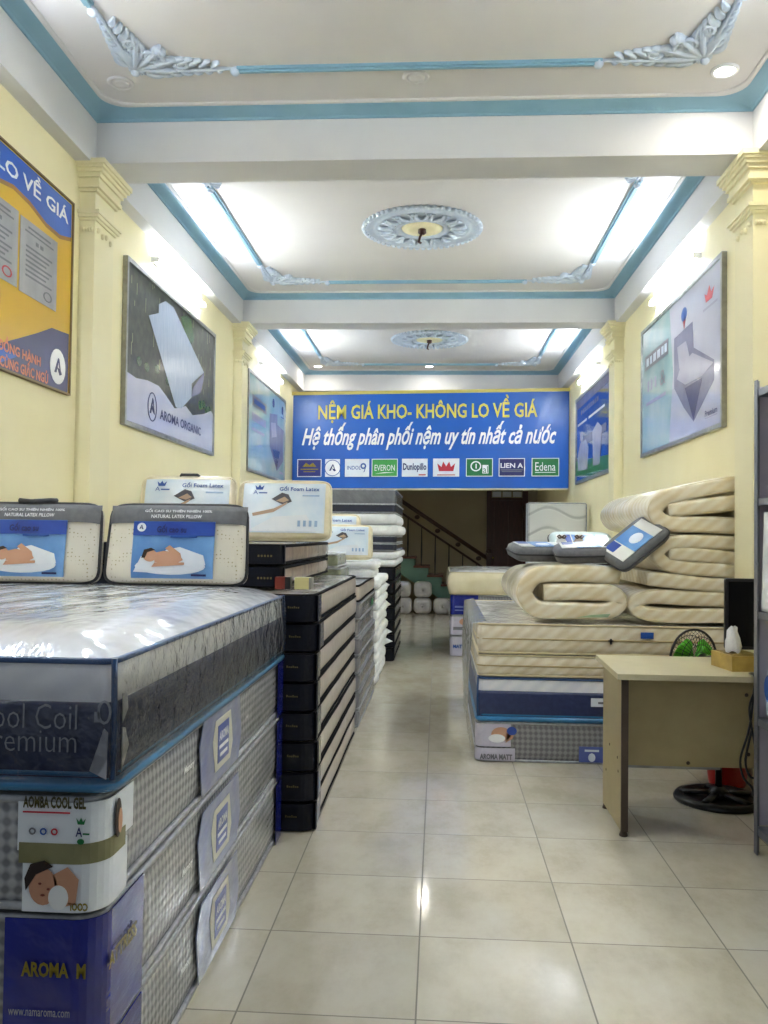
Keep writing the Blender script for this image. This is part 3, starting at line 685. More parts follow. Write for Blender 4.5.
# yellow board
rt, p, F = board(-1, 3.30, 5.70, 2.52, 3.83, YELLOW, 'big yellow and blue notice board with two certificates, left wall front bay', 'notice_board', 'sign', fw=.012, depth=.03, frame_m=mat('wooden_board_edge', '#8a744c', '#77633f', rough=.5))
low = [(.02, .74), (.2, .70), (.4, .74), (.579, .82), (.657, .843), (.742, .83), (.836, .79), (.92, .785), (.99, .815)]
patch('blue_band', [[(.99, .985), (.01, .985)] + low], F, BOARDB, p, .001)
gb = mat('orange_brown_line', '#a5752c', '#946722', rough=.4)
patch('band_edge', [[low[i], (low[i][0], low[i][1] - .02), (low[i + 1][0], low[i + 1][1] - .02), low[i + 1]] for i in range(len(low) - 1)], F, gb, p, .001)
text('KHÔNG LO VỀ GIÁ', F, (.24, .868, .968, .972), INKW, p, bold=.02, d=.003, warp=lambda s: 0)
nv = [(.99, .314), (.882, .30), (.804, .242), (.702, .173), (.598, .105), (.4, .05), (.2, .10), (.01, .12)]
patch('navy_band', [[(.01, .012), (.99, .012)] + nv], F, BOARDN, p, .001)
patch('blue_swirl', [[(.35, .04), (.5, .10), (.64, .10), (.70, .09), (.60, .02), (.4, .015)]], F, BOARDB, p, .001, .0012)
for c, (s0, s1, b0, b1) in enumerate([(.48, .684, .395, .742), (.695, .903, .389, .735)]):
    q = patch('certificate', [rect(s0, b0, s1, b1)], F, CERT, p, .002, .001)
    w = s1 - s0; h = b1 - b0
    pr = [rect(s0 + w * .2, b1 - h * .10, s1 - w * .2, b1 - h * .075), rect(s0 + w * .12, b1 - h * .16, s1 - w * .12, b1 - h * .14), rect(s0 + w * .4, b1 - h * .27, s0 + w * .47, b1 - h * .22), rect(s0 + w * .52, b1 - h * .27, s0 + w * .6, b1 - h * .22)]
    for k in range(7): pr.append(rect(s0 + w * .15, b1 - h * (.36 + .065 * k), s1 - w * (.15 + .08 * (k % 3)), b1 - h * (.335 + .065 * k)))
    patch('small_print', pr, F, INKGR, q, .001, .0035)
    patch('stamp', hoop(s1 - w * .25, b0 + h * .13, w * .12, h * .07, .006, 14), F, INKR if c == 0 else INKGR, q, .001, .0035)
text('ĐỒNG HÀNH', F, (.60, .085, .82, .155), INKO, p, bold=.03, d=.003)
text('CÙNG GIẤC NGỦ', F, (.61, .015, .865, .09), INKO, p, bold=.03, d=.003)
Fl = lambda a, b, dd=0.: F(.921 + a / 2.4, .122 + b / 1.31, dd + .002)
a_logo(Fl, 0, 0, .115, p, INKW, INKN)
# ================================================================== LEFT: FRONT STACK
X1 = -.80
OR = ['lowest', 'second', 'third', 'fourth', 'fifth', 'sixth', 'seventh', 'eighth', 'ninth', 'tenth']
g1 = 'wrapped mattresses of the front left stack'
SLO, SHI = (-2.42, 2.13), (X1, 4.50)
# top one: white over navy with blue piping
def cool_mattress(lo, hi, label, group, split, crown, side='left'):
    x0, y0, z0 = lo; x1, y1, z1 = hi; zs = z0 + (z1 - z0) * split
    rt = mattress(label, (x0, y0, z0), (x1, y1, z1), WQ, WTOP, BPIPE, group, bulge=.004, crown=crown, r=.035, rough=.003, pr=.009, base_pipe=TPIPE, tall=4)
    o = -.004; mb = MB()
    lipp = .012
    rs = [[(x, y, z) for x, y in rrect(x0 + lipp + i_, x1 - lipp - i_, y0 + lipp + i_, y1 - lipp - i_, .035)] for i_, z in ((-.006, z0 + .012), (-.017, z0 + .05), (-.017, zs - .02), (-.012, zs), (-.002, zs + .004))]
    mb.rings(rs).build('navy_band', NAVYP, rt)
    tb = MB(); 
    for zz, rr in ((z0 + .016, .020), (z0 + .046, .011)): tb.tube([(x, y, zz) for x, y in rrect(x0 + .004, x1 - .004, y0 + .004, y1 - .004, .04)], rr, 6, True)
    tb.build('blue_base_trim', TPIPE, rt)
    for cx, cy in ((x1 - .004, y0 + .004), (x0 + .004, y0 + .004), (x1 - .004, y1 - .004)): MB().tube([(cx, cy, z0 + .03), (cx + (.004 if side == 'left' else -.004), cy - .004, (z0 + z1) / 2), (cx, cy, z1)], .008, 6).build('corner_piping', BPIPE, rt)
    return rt
top1 = cool_mattress((SLO[0], SLO[1], .955), (SHI[0], SHI[1], 1.285), 'thick white and navy blue-piped mattress on top of the front left stack', g1, .66, .065)
Ff = front(X1, SLO[1] - .012, .955)
text('Cool Coil', Ff, (-.352, .155, -.09, .217), INKG, top1, bold=-.012, d=.002)
text('Premium', Ff, (-.335, .098, -.09, .155), INKG, top1, bold=-.012, d=.002)
patch('corner_tag', [[(-.055, .055), (-.012, .035), (-.01, .15), (-.02, .16)]], Ff, INKG, top1, .002, .002)
patch('corner_emblem', hoop(-.02, .20, .018, .03, .006, 12) + [rect(-.045, .175, -.032, .20)], Ff, INKG, top1, .002, .002)
Fs = frame((X1 + .008, SLO[1], .955), (0, 1, 0), (0, 0, 1))
patch('corner_tag', [[(.03, .045), (.08, .10), (.05, .15), (.03, .155)], [(.03, .165), (.07, .195), (.06, .235), (.03, .24)]], Fs, INKG, top1, .002)
# clear film drawn tight round the front mattress
mb = MB(); x0, x1, y0, y1 = SLO[0] - .012, X1 + .014, SLO[1] - .018, SHI[1] + .01
def film_ring(z, ins, amp, sd): return [jit((x, y, z), amp, 5., sd) for x, y in rrect(x0 + ins, x1 - ins, y0 + ins, y1 - ins, .05, 5, 26)]
mb.rings([film_ring(.975, .004, .003, 3), film_ring(1.05, -.004, .006, 5), film_ring(1.13, -.006, .008, 7), film_ring(1.21, -.004, .008, 9), film_ring(1.285, .002, .003, 11)])
mb.build('plastic_film', FILM, top1)
# three grey lozenge mattresses below
zz = [0, .32, .65, .945]
labs = ['grey lozenge-knit mattress at the bottom of the front left stack, on the floor', 'grey lozenge-knit mattress with royal blue corner wrap, second up, front left stack', 'grey lozenge-knit mattress with white printed corner label under the navy one']
for i in range(3):
    lo = (-2.45, 2.13, zz[i] + .004); hi = (-.83, 4.62, zz[i + 1] - .004)
    rt = mattress(labs[i], lo, hi, GPAT, GTOP, GPIPE, g1, bulge=.008, crown=.0, r=.06, rough=.006, pr=.012)
    # printed side badge
    Fs = frame((-.83 + .009, 3.03, lo[2]), (0, 1, 0), (0, 0, 1))
    bd = patch('side_badge', [[(.0, .02), (.55, .02), (.60, .12), (.56, .29), (.02, .29), (-.04, .2)]], Fs, mat('pale_blue_badge', '#9ba0b4', '#6a77b4', scale=9, rough=.3, film=.8), rt, .003)
    gp = mat('badge_cream', '#d8d5c4', '#c5c2b1', rough=.4)
    patch('badge_panel', [[(.17, .06), (.40, .06), (.44, .12), (.40, .25), (.17, .25), (.13, .18)]], Fs, gp, bd, .001, .004)
    patch('badge_window', [rect(.20, .085, .37, .225)], Fs, mat('badge_blue', '#5c6bb0', '#4c5ba3', rough=.3), bd, .001, .0055)
    text('AROMA', Fs, (.215, .165, .355, .20), INKW, bd, bold=.03, d=.008); patch('badge_line', [rect(.215, .135, .355, .148), rect(.23, .105, .34, .118)], Fs, INKW, bd, .001, .007)
    text('Memory', frame((-.83 + .012, 2.80, lo[2]), (0, 1, 0), (0, 0, 1)), (.0, .155, .12, .185), INKW, rt, bold=.03, shear=.2)
    # blue corner at the far end
    patch('rear_corner_wrap', [rect(1.44, .0, 1.58, .30)], Fs, ROYAL, rt, .002, .001)
    Fr = front(-.83, 2.24 - .0, lo[2])
    if i < 2:
        w = wrap('blue_corner_wrap', ROYAL, rt, lo, hi, .232, .30, lo[2] + .004, hi[2] - .004, r=.06)
        Fq = front(-.83, lo[1] - .0165, lo[2])
        text('AROMA', Fq, (-.185, .18, -.065, .217), GOLD, w, bold=.035); text('M', Fq, (-.045, .18, -.022, .217), GOLD, w, bold=.035)
        text('ATTRESS', frame((-.83 + .0165, lo[1] + .05, lo[2]), (0, 1, 0), (0, 0, 1)), (-.02, .18, .18, .22), GOLD, w, bold=.03)
        text('www.namaroma.com', Fq, (-.215, .085, -.06, .10), INKG, w)
    else:
        w = wrap('white_corner_label', PWHITE, rt, lo, hi, .205, .20, lo[2] + .155, hi[2] - .012, r=.06)
        w2 = wrap('pale_corner_label', PWHITE, rt, lo, hi, .19, .16, lo[2] + .006, lo[2] + .14, r=.06)
        w3 = wrap('olive_ribbon', mat('olive_ribbon_print', '#73704a', '#8f8c66', scale=12, rough=.4), rt, lo, hi, .20, .14, lo[2] + .125, lo[2] + .175, off=.014, r=.06)
        Fq = front(-.83, lo[1] - .0165, lo[2])
        text('AOMBA COOL GEL', Fq, (-.19, .262, -.03, .292), mat('black_gold_ink', '#5a5214', '#15140e', scale=60, rough=.4), w, bold=.045)
        patch('small_print', [rect(-.19, .25, -.07, .254)], Fq, INKR, w, .001, .001)
        for k, m_ in enumerate((INKGR, INKB, INKR)): patch('round_icon', hoop(-.165 + .028 * k, .205, .009, .009, .004, 10), Fq, m_, w, .001, .001)
        text('A', Fq, (-.055, .195, -.038, .218), INKN, w, bold=.02); patch('crown', [[(-.05, .225), (-.034, .225), (-.03, .24), (-.037, .232), (-.042, .242), (-.047, .232), (-.054, .24)], rect(-.037, .2, -.02, .204), oval(-.042, .183, .009, .007)], Fq, LOGOD, w, .001, .001)
        Fb = lambda a, b, d=0.: Fq((a + .295) * .72 - .185, b, d)
        q = patch('printed_baby', [oval(-.225, .07, .05, .045), [(-.17, .02), (-.11, .03), (-.10, .09), (-.14, .12), (-.19, .1)]], Fb, SKIN, w2, .001, .001)
        patch('printed_hair', [[(-.285, .06), (-.25, .10), (-.19, .12), (-.22, .135), (-.27, .125), (-.29, .09)]], Fb, HAIR, q, .001, .0025)
        patch('printed_pillow', [oval(-.17, .045, .035, .03)], Fb, INKW, q, .001, .0022)
        patch('printed_face', [oval(-.235, .078, .006, .003, 8), oval(-.205, .065, .006, .003, 8), oval(-.225, .05, .008, .003, 8)], Fb, mat('printed_lip', '#8b4a3c', '#7c4034', rough=.4), q, .001, .0025)
        text('COOL', Fq, (-.02, .034, -.07, .014), GOLD, w2, bold=.045)
        Fz = frame((-.83 + .0165, lo[1] + .0, lo[2]), (0, 1, 0), (0, 0, 1))
        q = patch('printed_woman', [oval(.075, .215, .022, .05)], Fz, HAIR, w, .001, .001); patch('printed_face', [oval(.085, .205, .014, .032)], Fz, SKIN, q, .001, .0025)
# two latex pillows leaning at the back of the top mattress
def pillow_pack(label, o, w, h, th, lean, style, group, name='pillow_pack', yaw=0., flat=False, cat='pillow'):
    """a pillow in a zipped pack standing on o (middle of its base, front face towards -Y before yaw)"""
    root = thing(name, label, cat, o, group)
    R = Matrix.Rotation(yaw, 3, 'Z') @ Matrix.Rotation(-lean, 3, 'X')
    O = Vector(o); 
    def P(a, b, c): return O + R @ Vector((a, c, b))        # a across, b up the pack, c depth
    def outline(k, n=10):
        pts = []; hw, hh = w / 2 * k, h / 2
        for i in range(4 * n):
            t = 2 * PI * i / (4 * n); c, s = math.cos(t), math.sin(t); e = .22
            x = hw * math.copysign(abs(c) ** e, c); z = hh * k * math.copysign(abs(s) ** e, s); pts.append((x * (1 - .02 * z / hh), hh + z))
        return pts
    prof = [(.3, -.50), (.62, -.49), (.85, -.44), (.95, -.34), (1, -.12), (1.005, 0), (1, .12), (.95, .34), (.85, .44), (.6, .49), (.3, .5)]
    body = MB().rings([[P(a, b, c * th) for a, b in outline(k)] for k, c in prof], cap0=True, cap1=True)
    mats = dict(latex=LATEX, cream=mat('cream_pack_cover', '#e6dcc0', '#d9cda9', scale=14, rough=.5, film=.5), grey=PGREY)
    body.build('pack_cover', mats[style], root)
    def S(k, cc): return [P(a, b, cc) for a, b in outline(k, 8)]
    MB().tube(S(1.005, -.14 * th), .009, 5, True).build('piping', PGREYD if style != 'cream' else mats['cream'], root)
    fr_ = [(k, c) for k, c in prof if c <= 0]
    def bow(a, b):   # depth of the front face at a point
        q = min(1., (abs(a / (w / 2)) ** (2 / .22) + abs((b - h / 2) / (h / 2)) ** (2 / .22)) ** (.22 / 2))
        if q <= fr_[0][0]: return fr_[0][1] * th
        for (k0, c0), (k1, c1) in zip(fr_, fr_[1:]):
            if q <= k1: return (c0 + (c1 - c0) * (q - k0) / (k1 - k0)) * th
        return fr_[-1][1] * th
    def sheet(nm, a0, b0, a1, b1, m, off, par, nx=10, nz=8, warpf=None):
        mb = MB(); g = []
        for j in range(nz + 1):
            row = []
            for i in range(nx + 1):
                a = a0 + (a1 - a0) * i / nx; b = b0 + (b1 - b0) * j / nz
                row.append(P(a, b, bow(a, b) - off))
            g.append(row)
        mb.rings(g, closed=False); g2 = [[P(a0 + (a1 - a0) * i / nx, b0 + (b1 - b0) * j / nz, bow(a0 + (a1 - a0) * i / nx, b0 + (b1 - b0) * j / nz) - off + .003) for i in range(nx + 1)] for j in reversed(range(nz + 1))]
        mb.rings(g2, closed=False)
        return mb.build(nm, m, par)
    def Fp(off): return lambda a, b, d=0.: P(a, b, bow(a, b) - off - d)
    return root, sheet, Fp, P, bow
def latex_pillow(label, o, w, h, lean, yaw=0., group=None, handle=False):
    root, sheet, Fp, P, bow = pillow_pack(label, o, w, h, .17, lean, 'latex', group, yaw=yaw)
    band = sheet('grey_top_band', -w / 2 * .985, h * .74, w / 2 * .985, h * .985, PGREY, .007, root, 24, 10)
    pr = sheet('printed_panel', -w * .29, h * .06, w * .29, h * .76, PBLUE, .010, root)
    mb = MB(); F = Fp(.013)
    F2 = Fp(.016); F3 = Fp(.018); F4 = Fp(.0195)
    text("GỐI CAO SU THIÊN NHIÊN 100%", F, (-w * .22, h * .875, w * .26, h * .925), INKW, band, bold=.015, d=.001)
    text("NATURAL LATEX PILLOW", F, (-w * .17, h * .80, w * .19, h * .845), INKW, band, bold=.015, d=.001)
    patch('deep_blue_sky', [[(-w * .29 + w * .58 * k / 10, h * .58) for k in range(11)] + [(w * .29 - w * .58 * k / 10, h * .755) for k in range(11)]], F, PBLUED, pr, .001)
    text("Gối cao su", F2, (-w * .12, h * .615, w * .09, h * .72), INKN, pr, bold=.02)
    patch('small_print', [rect(-w * .02, h * .555, w * .17, h * .585)], F2, INKB, pr, .001)
    a_logo(F2, -w * .23, h * .68, h * .055, pr, INKW, INKN)
    patch('printed_bed', [oval(-w * .01, h * .20, w * .25, h * .10), [(-w * .27, h * .13), (-w * .1, h * .12), (-w * .05, h * .26), (-w * .22, h * .32)], [(.02 * w, h * .2), (w * .24, h * .22), (w * .22, h * .34), (w * .05, h * .44), (-.05 * w, h * .40)]], F2, PWHITE, pr, .001)
    q = patch('printed_person', [oval(-w * .155, h * .33, w * .05, h * .075), [(-w * .12, h * .25), (w * .02, h * .22), (w * .08, h * .28), (w * .04, h * .37), (-w * .06, h * .39), (-w * .13, h * .36)], [(-w * .14, h * .19), (w * .09, h * .22), (w * .09, h * .25), (-w * .12, h * .245)], [(-w * .05, h * .42), (-w * .02, h * .46), (w * .06, h * .36), (w * .07, h * .29), (w * .03, h * .31)]], F3, SKIN, pr, .001)
    patch('printed_hair', [[(-w * .215, h * .30), (-w * .19, h * .30), (-w * .175, h * .37), (-w * .12, h * .40), (-w * .15, h * .425), (-w * .20, h * .40)]], F4, HAIR, q, .001)
    patch('red_print', [rect(w * .14, h * .085, w * .245, h * .11)], F2, INKN, pr, .001)
    if handle:
        MB().tube([P(-w * .12, h * .99, -.01), P(-w * .10, h * 1.03, -.05), P(0, h * 1.0, -.075), P(w * .12, h * 1.03, -.05), P(w * .14, h * 1.05, -.01)], .013, 6, flat=None).build('carry_handle', PGREYD, root)
    return root
LP = 'latex pillows in grey and blue packs'
latex_pillow('latex pillow in grey-topped pack nearest the aisle on the front stack', (-1.295, 4.24, 1.342), .70, .40, .18, 0., LP)
latex_pillow('latex pillow in grey-topped pack, cut by the left photo edge, on front stack', (-2.03, 4.22, 1.342), .70, .40, .18, .0, LP, True)

# ================================================================== LEFT: SECOND STACK (dark ends, taupe sides)
g2 = 'dark-ended taupe mattresses'
for i in range(8):
    z0, z1 = i * .16, i * .16 + .158; dx = random.uniform(-.012, .008); dy = random.uniform(-.02, .015)
    lo = (-2.45, 4.70 + dy, z0); hi = (-.655 + dx, 7.1 + dy * .5, z1)
    lab = {0: 'lowest dark-ended taupe mattress on the floor behind the front stack', 7: 'topmost dark-ended taupe mattress with the small boxes on it'}.get(i, '%s dark-ended taupe mattress from the floor, stack behind the front one' % OR[i])
    rt = mattress(lab, lo, hi, TAUPE, DTOP, DPIPE, g2, bulge=.010, crown=.012 if i == 7 else 0, r=.07, rough=.005, pr=.010)
    w = wrap('dark_end_panel', NAVYD, rt, lo, hi, 1.6, .02, z0 + .01, z1 - .008, off=.012, r=.07)
    grey = wrap('grey_corner_panel', mat('grey_corner_fabric', '#5b5a5d', '#47464a', scale=20, rough=.4, film=1), rt, (lo[0], lo[1] + .085), hi, .002, .12 + .05 * (i % 3 == 0), z0 + .012, z1 - .01, off=.009, r=.004)
    patch('gold_mark', [rect(-.145 + .011 * k, .082, -.138 + .011 * k, .082 + (.008 if k % 3 else .012)) for k in range(6)], front(hi[0], lo[1] - .0165, z0), mat('dim_gold_ink', '#6e6432', '#5a5228', rough=.4), w, .001)
# two narrower dark mattresses on top
for i in range(2):
    z0 = 1.298 + i * .125; z1 = z0 + .123
    lo = (-2.46, 4.86, z0); hi = (-.885, 7.02, z1)
    rt = mattress('brown-sided dark mattress under the cream pillow packs' if i else 'brown-sided dark mattress lying on the taupe stack, lower of two', lo, hi, BROWN, DTOP, DPIPE, 'brown-sided mattresses', bulge=.01, crown=.0, r=.06, rough=.005, pr=.012)
    w = wrap('dark_end_panel', NAVYD, rt, lo, hi, 1.5, .03, z0 + .01, z1 - .008, off=.011, r=.06)
    patch('gold_mark', [rect(-.13 + .018 * k, .05, -.12 + .018 * k, .062) for k in range(5)], front(hi[0], lo[1] - .0165, z0), mat('dim_gold_ink', '#6e6432'), w, .001)
def foam_pack(label, o, w, h, lean, yaw=0., th=.15, group='cream memory foam pillow packs', handle=False):
    root, sheet, Fp, P, bow = pillow_pack(label, o, w, h, th, lean, 'cream', group, yaw=yaw)
    pr = sheet('printed_panel', -w * .44, h * .10, w * .44, h * .94, PICE, .006, root)
    F = Fp(.010); F2 = Fp(.0125)
    text('Gối Foam Latex', F, (-w * .05, h * .80, w * .38, h * .89), INKB, pr, bold=.02)
    text('A', F, (-w * .33, h * .74, -w * .28, h * .81), INKB, pr); patch('crown', [[(-w * .30, h * .82), (-w * .23, h * .82), (-w * .215, h * .90), (-w * .245, h * .86), (-w * .265, h * .91), (-w * .285, h * .86), (-w * .315, h * .90)], rect(-w * .27, h * .755, -w * .18, h * .775)], F, INKB, pr, .001)
    patch('printed_pillow', [[(-w * .13, h * .66), (-w * .02, h * .77), (w * .05, h * .74), (w * .09, h * .62), (w * .0, h * .56)]], F, mat('printed_dark_grey', '#4c4a50', '#3a383e', rough=.4), pr, .001)
    patch('printed_core', [[(-w * .08, h * .63), (w * .01, h * .70), (w * .06, h * .64), (w * .0, h * .60)]], F2, mat('printed_tan', '#b79b82', '#a68a72', rough=.4), pr, .001)
    patch('printed_arm', [[(-w * .33, h * .42), (-w * .1, h * .50), (w * .05, h * .62), (w * .03, h * .57), (-w * .1, h * .44), (-w * .32, h * .37)]], F, mat('printed_tan', '#b79b82'), pr, .001)
    patch('printed_sheet', [[(-w * .38, h * .12), (w * .36, h * .12), (w * .25, h * .4), (-.1 * w, h * .36)]], F, PWHITE, pr, .001)
    patch('small_print', [rect(w * (.16 + .06 * k), h * .2, w * (.19 + .06 * k), h * .3) for k in range(4)] + [rect(w * .2, h * .71, w * .38, h * .735)], F, mat('pale_blue_ink', '#9db8d6', '#90acca', rough=.4), pr, .001)
    if handle: MB().tube([P(-w * .12, h * .99, 0), P(-w * .09, h * 1.035, -.03), P(w * .08, h * 1.035, -.03), P(w * .12, h * .99, 0)], .012, 6).build('carry_handle', PGREYD, root)
    return root
foam_pack('cream memory foam pillow pack, right one, on the brown-sided mattresses', (-1.135, 6.32, 1.555), .69, .445, .22, 0)
foam_pack('cream memory foam pillow pack partly hidden behind the grey-topped pillows', (-1.86, 6.32, 1.555), .72, .47, .2, 0, handle=True)
# two little boxes on the second stack
bx = thing('small_box', 'small red and black box on the taupe stack', 'box', (-.86, 4.80, 1.298))
MB().box((-.90, 4.77, 1.298), (-.845, 4.83, 1.365)).build('carton', mat('dark_red_card', '#7b2a1d', '#6b2318', rough=.4), bx)
MB().box((-.8448, 4.769, 1.2985), (-.815, 4.831, 1.3655)).build('sleeve', BLACK, bx)
bx = thing('small_box', 'small pale yellow box with a grey side on the taupe stack', 'box', (-.75, 4.83, 1.298))
MB().box((-.795, 4.79, 1.298), (-.715, 4.88, 1.362)).build('carton', mat('pale_yellow_card', '#d9cf93', '#cfc488', rough=.45), bx)
MB().box((-.7148, 4.79, 1.2985), (-.70, 4.88, 1.3615)).build('grey_side', mat('grey_card', '#8e8b83', '#827f77', rough=.5), bx)

# ================================================================== LEFT: THIRD (grey), FOURTH (white), FIFTH (tall) STACKS
g3 = 'grey mattresses of the third left stack'
N3 = 8; h3 = 1.19 / N3
for i in range(N3):
    lo = (-2.45, 7.22, i * h3); hi = (-.65 + random.uniform(-.01, .01), 9.02, (i + 1) * h3 - .002)
    lab = 'topmost grey mattress behind the taupe stack, under the small packs' if i == N3 - 1 else ('lowest grey mattress on the floor behind the taupe stack' if i == 0 else '%s grey mattress from the floor, behind the taupe stack' % OR[i])
    rt = mattress(lab, lo, hi, TAUPE if i == 7 else GREYS, GREYT, DPIPE if i == 7 else mat('mid_grey_piping', '#8f8f92', '#7c7c80', rough=.45), g3, bulge=.008, crown=.0, r=.05, rough=.006, pr=.010)
    if i == 6: patch('green_label', [oval(1.2, .07, .12, .04)], frame((hi[0] + .008, 7.22, lo[2]), (0, 1, 0), (0, 0, 1)), LOGOD, rt, .002)
GSM = mat('olive_floral_side', '#8f9478', '#5f654b', scale=16, rough=.5, film=.8)
for i in range(2):
    mattress('small olive-sided mattress on the grey stack, %s of two' % ('upper' if i else 'lower'), (-2.3, 7.45, 1.199 + i * .122), (-.835 - .03 * i, 8.2, 1.199 + i * .122 + .12), GSM, GREYT, GPIPE, 'olive-sided small mattresses', bulge=.006, crown=.0, r=.03, rough=.004, pr=.008)
for i in range(2):
    mattress('folded white topper on the grey stack beside the olive mattresses, %s of two' % ('upper' if i else 'lower'), (-1.85, 8.3, 1.199 + i * .082), (-.61 + .02 * i, 9.0, 1.199 + i * .082 + .08), FLUFF, FLUFF, FLUFF, 'folded white toppers', bulge=.014, crown=.0, r=.06, rough=.02, pr=.008, name='folded_topper')
foam_pack('small cream pillow pack standing on the folded white toppers', (-.935, 8.55, 1.365), .56, .335, .16, 0)
foam_pack('cream pillow pack lying tilted behind the small standing one', (-1.15, 8.85, 1.37), .7, .45, .22, 0)
g4 = 'white toppers of the fourth left stack'
N4 = 10; h4 = 1.14 / N4
for i in range(N4):
    lo = (-2.4, 9.2, i * h4); hi = (-.645 + random.uniform(-.015, .02), 11.0, (i + 1) * h4 - .002)
    lab = 'lowest white topper on the floor of the ruffled white stack' if i == 0 else ('topmost white topper of the ruffled white stack' if i == N4 - 1 else '%s white topper from the floor in the ruffled white stack' % OR[i])
    rt = mattress(lab, lo, hi, FLUFF, FLUFF, FLUFF, g4, bulge=.02, crown=.0, r=.05, rough=.022, pr=.006, name='white_topper', low_pipe=False, top_pipe=False)
    if i in (2, 3, 5, 6, 8):
        mb = MB()
        x, y, z = hi[0] - .01, 10.94, (lo[2] + hi[2]) / 2
        L = random.uniform(.02, .12); mb.add([(x - .02, y - .16, z - .04), (x - .02, y - .16, z + .04), (x - .02, y + .04, z + .05), (x - .02, y + .04, z - .05), (x + L, y - .02, z + random.uniform(-.01, .03))], [(0, 1, 4), (1, 2, 4), (2, 3, 4), (3, 0, 4), (3, 2, 1, 0)], True)
        mb.build('loose_corner', FLUFF, rt)
# tall fifth stack
g5 = 'mattresses of the tall stack by the stairs'
X5 = -.545; Y5 = (11.12, 13.2)
NG = mat('navy_grey_side', '#4c4d55', '#33343d', pat='vertical', scale=8, rough=.45, film=1)
h5 = 1.2 / 7
for i in range(7):
    lo = (-2.4, Y5[0], i * h5); hi = (X5 - .01, Y5[1], (i + 1) * h5 - .003)
    lab = 'lowest dark navy mattress of the tall stack by the stairs' if i == 0 else '%s dark navy mattress from the floor in the tall stack' % OR[i]
    rt = mattress(lab, lo, hi, NG, GREYT, DPIPE, g5, bulge=.008, crown=0, r=.05, rough=.004, pr=.011)
    wrap('navy_end_panel', NAVYD, rt, lo, hi, 1.7, .02, lo[2] + .012, hi[2] - .01, off=.005)
def white_layer(z0, z1, lab, jut=.03):
    rt = mattress(lab, (-2.4, Y5[0], z0), (X5 + jut, Y5[1], z1), FLUFF, FLUFF, FLUFF, g5, bulge=.02, crown=.0, r=.05, rough=.02, pr=.006, name='white_topper', low_pipe=False, top_pipe=False)
white_layer(1.2, 1.30, 'lower white topper of the pair just above the dark navy mattresses', .0)
white_layer(1.30, 1.40, 'upper white topper of the pair just above the dark navy mattresses', .02)
for i in range(2):
    lo = (-2.4, Y5[0], 1.405 + i * .10); hi = (X5, Y5[1], 1.405 + i * .10 + .098)
    rt = mattress('thin navy white-piped mattress in the tall stack, %s of two' % ('upper' if i else 'lower'), lo, hi, NG, GREYT, GPIPE, g5, bulge=.004, crown=0, r=.04, rough=.003, pr=.012)
    wrap('navy_end_panel', NAVY, rt, lo, hi, 1.7, .02, lo[2] + .014, hi[2] - .014, off=.005, r=.04)
white_layer(1.607, 1.745, 'thick white topper under the navy-grey top, lower of two', .03)
white_layer(1.747, 1.885, 'thick white topper under the navy-grey top, upper of two', .0)
lo = (-2.4, Y5[0], 1.89); hi = (X5, Y5[1], 2.2)
rt = mattress('grey film-wrapped mattress with navy band topping the tall stack', lo, hi, mat('grey_film_side', '#6f7072', '#5d5e61', scale=10, rough=.35, film=1, film_scale=14, film_bump=1.), mat('grey_film_top', '#7d7e80', '#6d6e70', rough=.35, film=1), GPIPE, g5, bulge=.004, crown=.01, r=.05, rough=.006, pr=.008)
wrap('navy_band', NAVY, rt, lo, hi, 1.7, 1.9, 1.912, 2.0, off=.006)
MB().tube([(X5 - 1.72, Y5[0] - .006, 2.005), (X5 - .03, Y5[0] - .006, 2.005), (X5 + .004, Y5[0] + .04, 2.005), (X5 + .006, Y5[1] - .1, 2.005)], .012, 6).build('white_band_piping', GPIPE, rt)

# ================================================================== RIGHT: FRONT STACK
gR = 'mattresses of the right stack'
RX, RY0, RY1, RXE = .29, 6.28, 8.6, 2.13
lo = (RX, RY0, .0); hi = (RXE, RY1, .285)
rt = mattress('grey lozenge-knit mattress on the floor under the right stack', lo, hi, GPATC, GTOP, GPIPE, gR, bulge=.006, crown=0, r=.05, rough=.004, pr=.010)
w = wrap('lilac_corner_label', LILAC, rt, lo, hi, .27, .12, .012, .10, side='right'); w2 = wrap('lilac_corner_label', LILAC, rt, lo, hi, .24, .12, .11, .27, side='right')
Fq = front(RX, RY0 - .0165, 0)
text('AROMA MATT', Fq, (.02, .02, .25, .06), INKGR, w, bold=.05)
q = patch('printed_person', [oval(.17, .20, .07, .05), [(.2, .14), (.25, .17), (.27, .22), (.22, .25)]], Fq, SKIN, w2, .001); patch('printed_hair', [oval(.245, .225, .035, .03)], Fq, PBLUED, q, .001, .0015); patch('printed_pillow', [oval(.14, .17, .06, .03)], Fq, INKW, q, .001, .0015)
bd = patch('blue_badge', [rect(.72, .015, .90, .125)], front(RX, RY0 - .002, 0), mat('badge_blue', '#5c6bb0'), rt, .002)
patch('badge_emblem', [oval(.81, .05, .025, .03), rect(.76, .09, .86, .105)], front(RX, RY0 - .002, 0), PICE, bd, .001, .003)
rt = cool_mattress((RX, RY0, .29), (RXE, RY1, .60), 'white and navy blue-piped mattress in the right stack behind the desk', gR, .68, .0, 'right')
patch('white_tag', [rect(.80, .12, .98, .18)], front(RX, RY0 - .014, .29), PWHITE, rt, .002)
patch('tag_print', [rect(.85, .14, .96, .155)], front(RX, RY0 - .017, .29), INKGR, rt, .001)
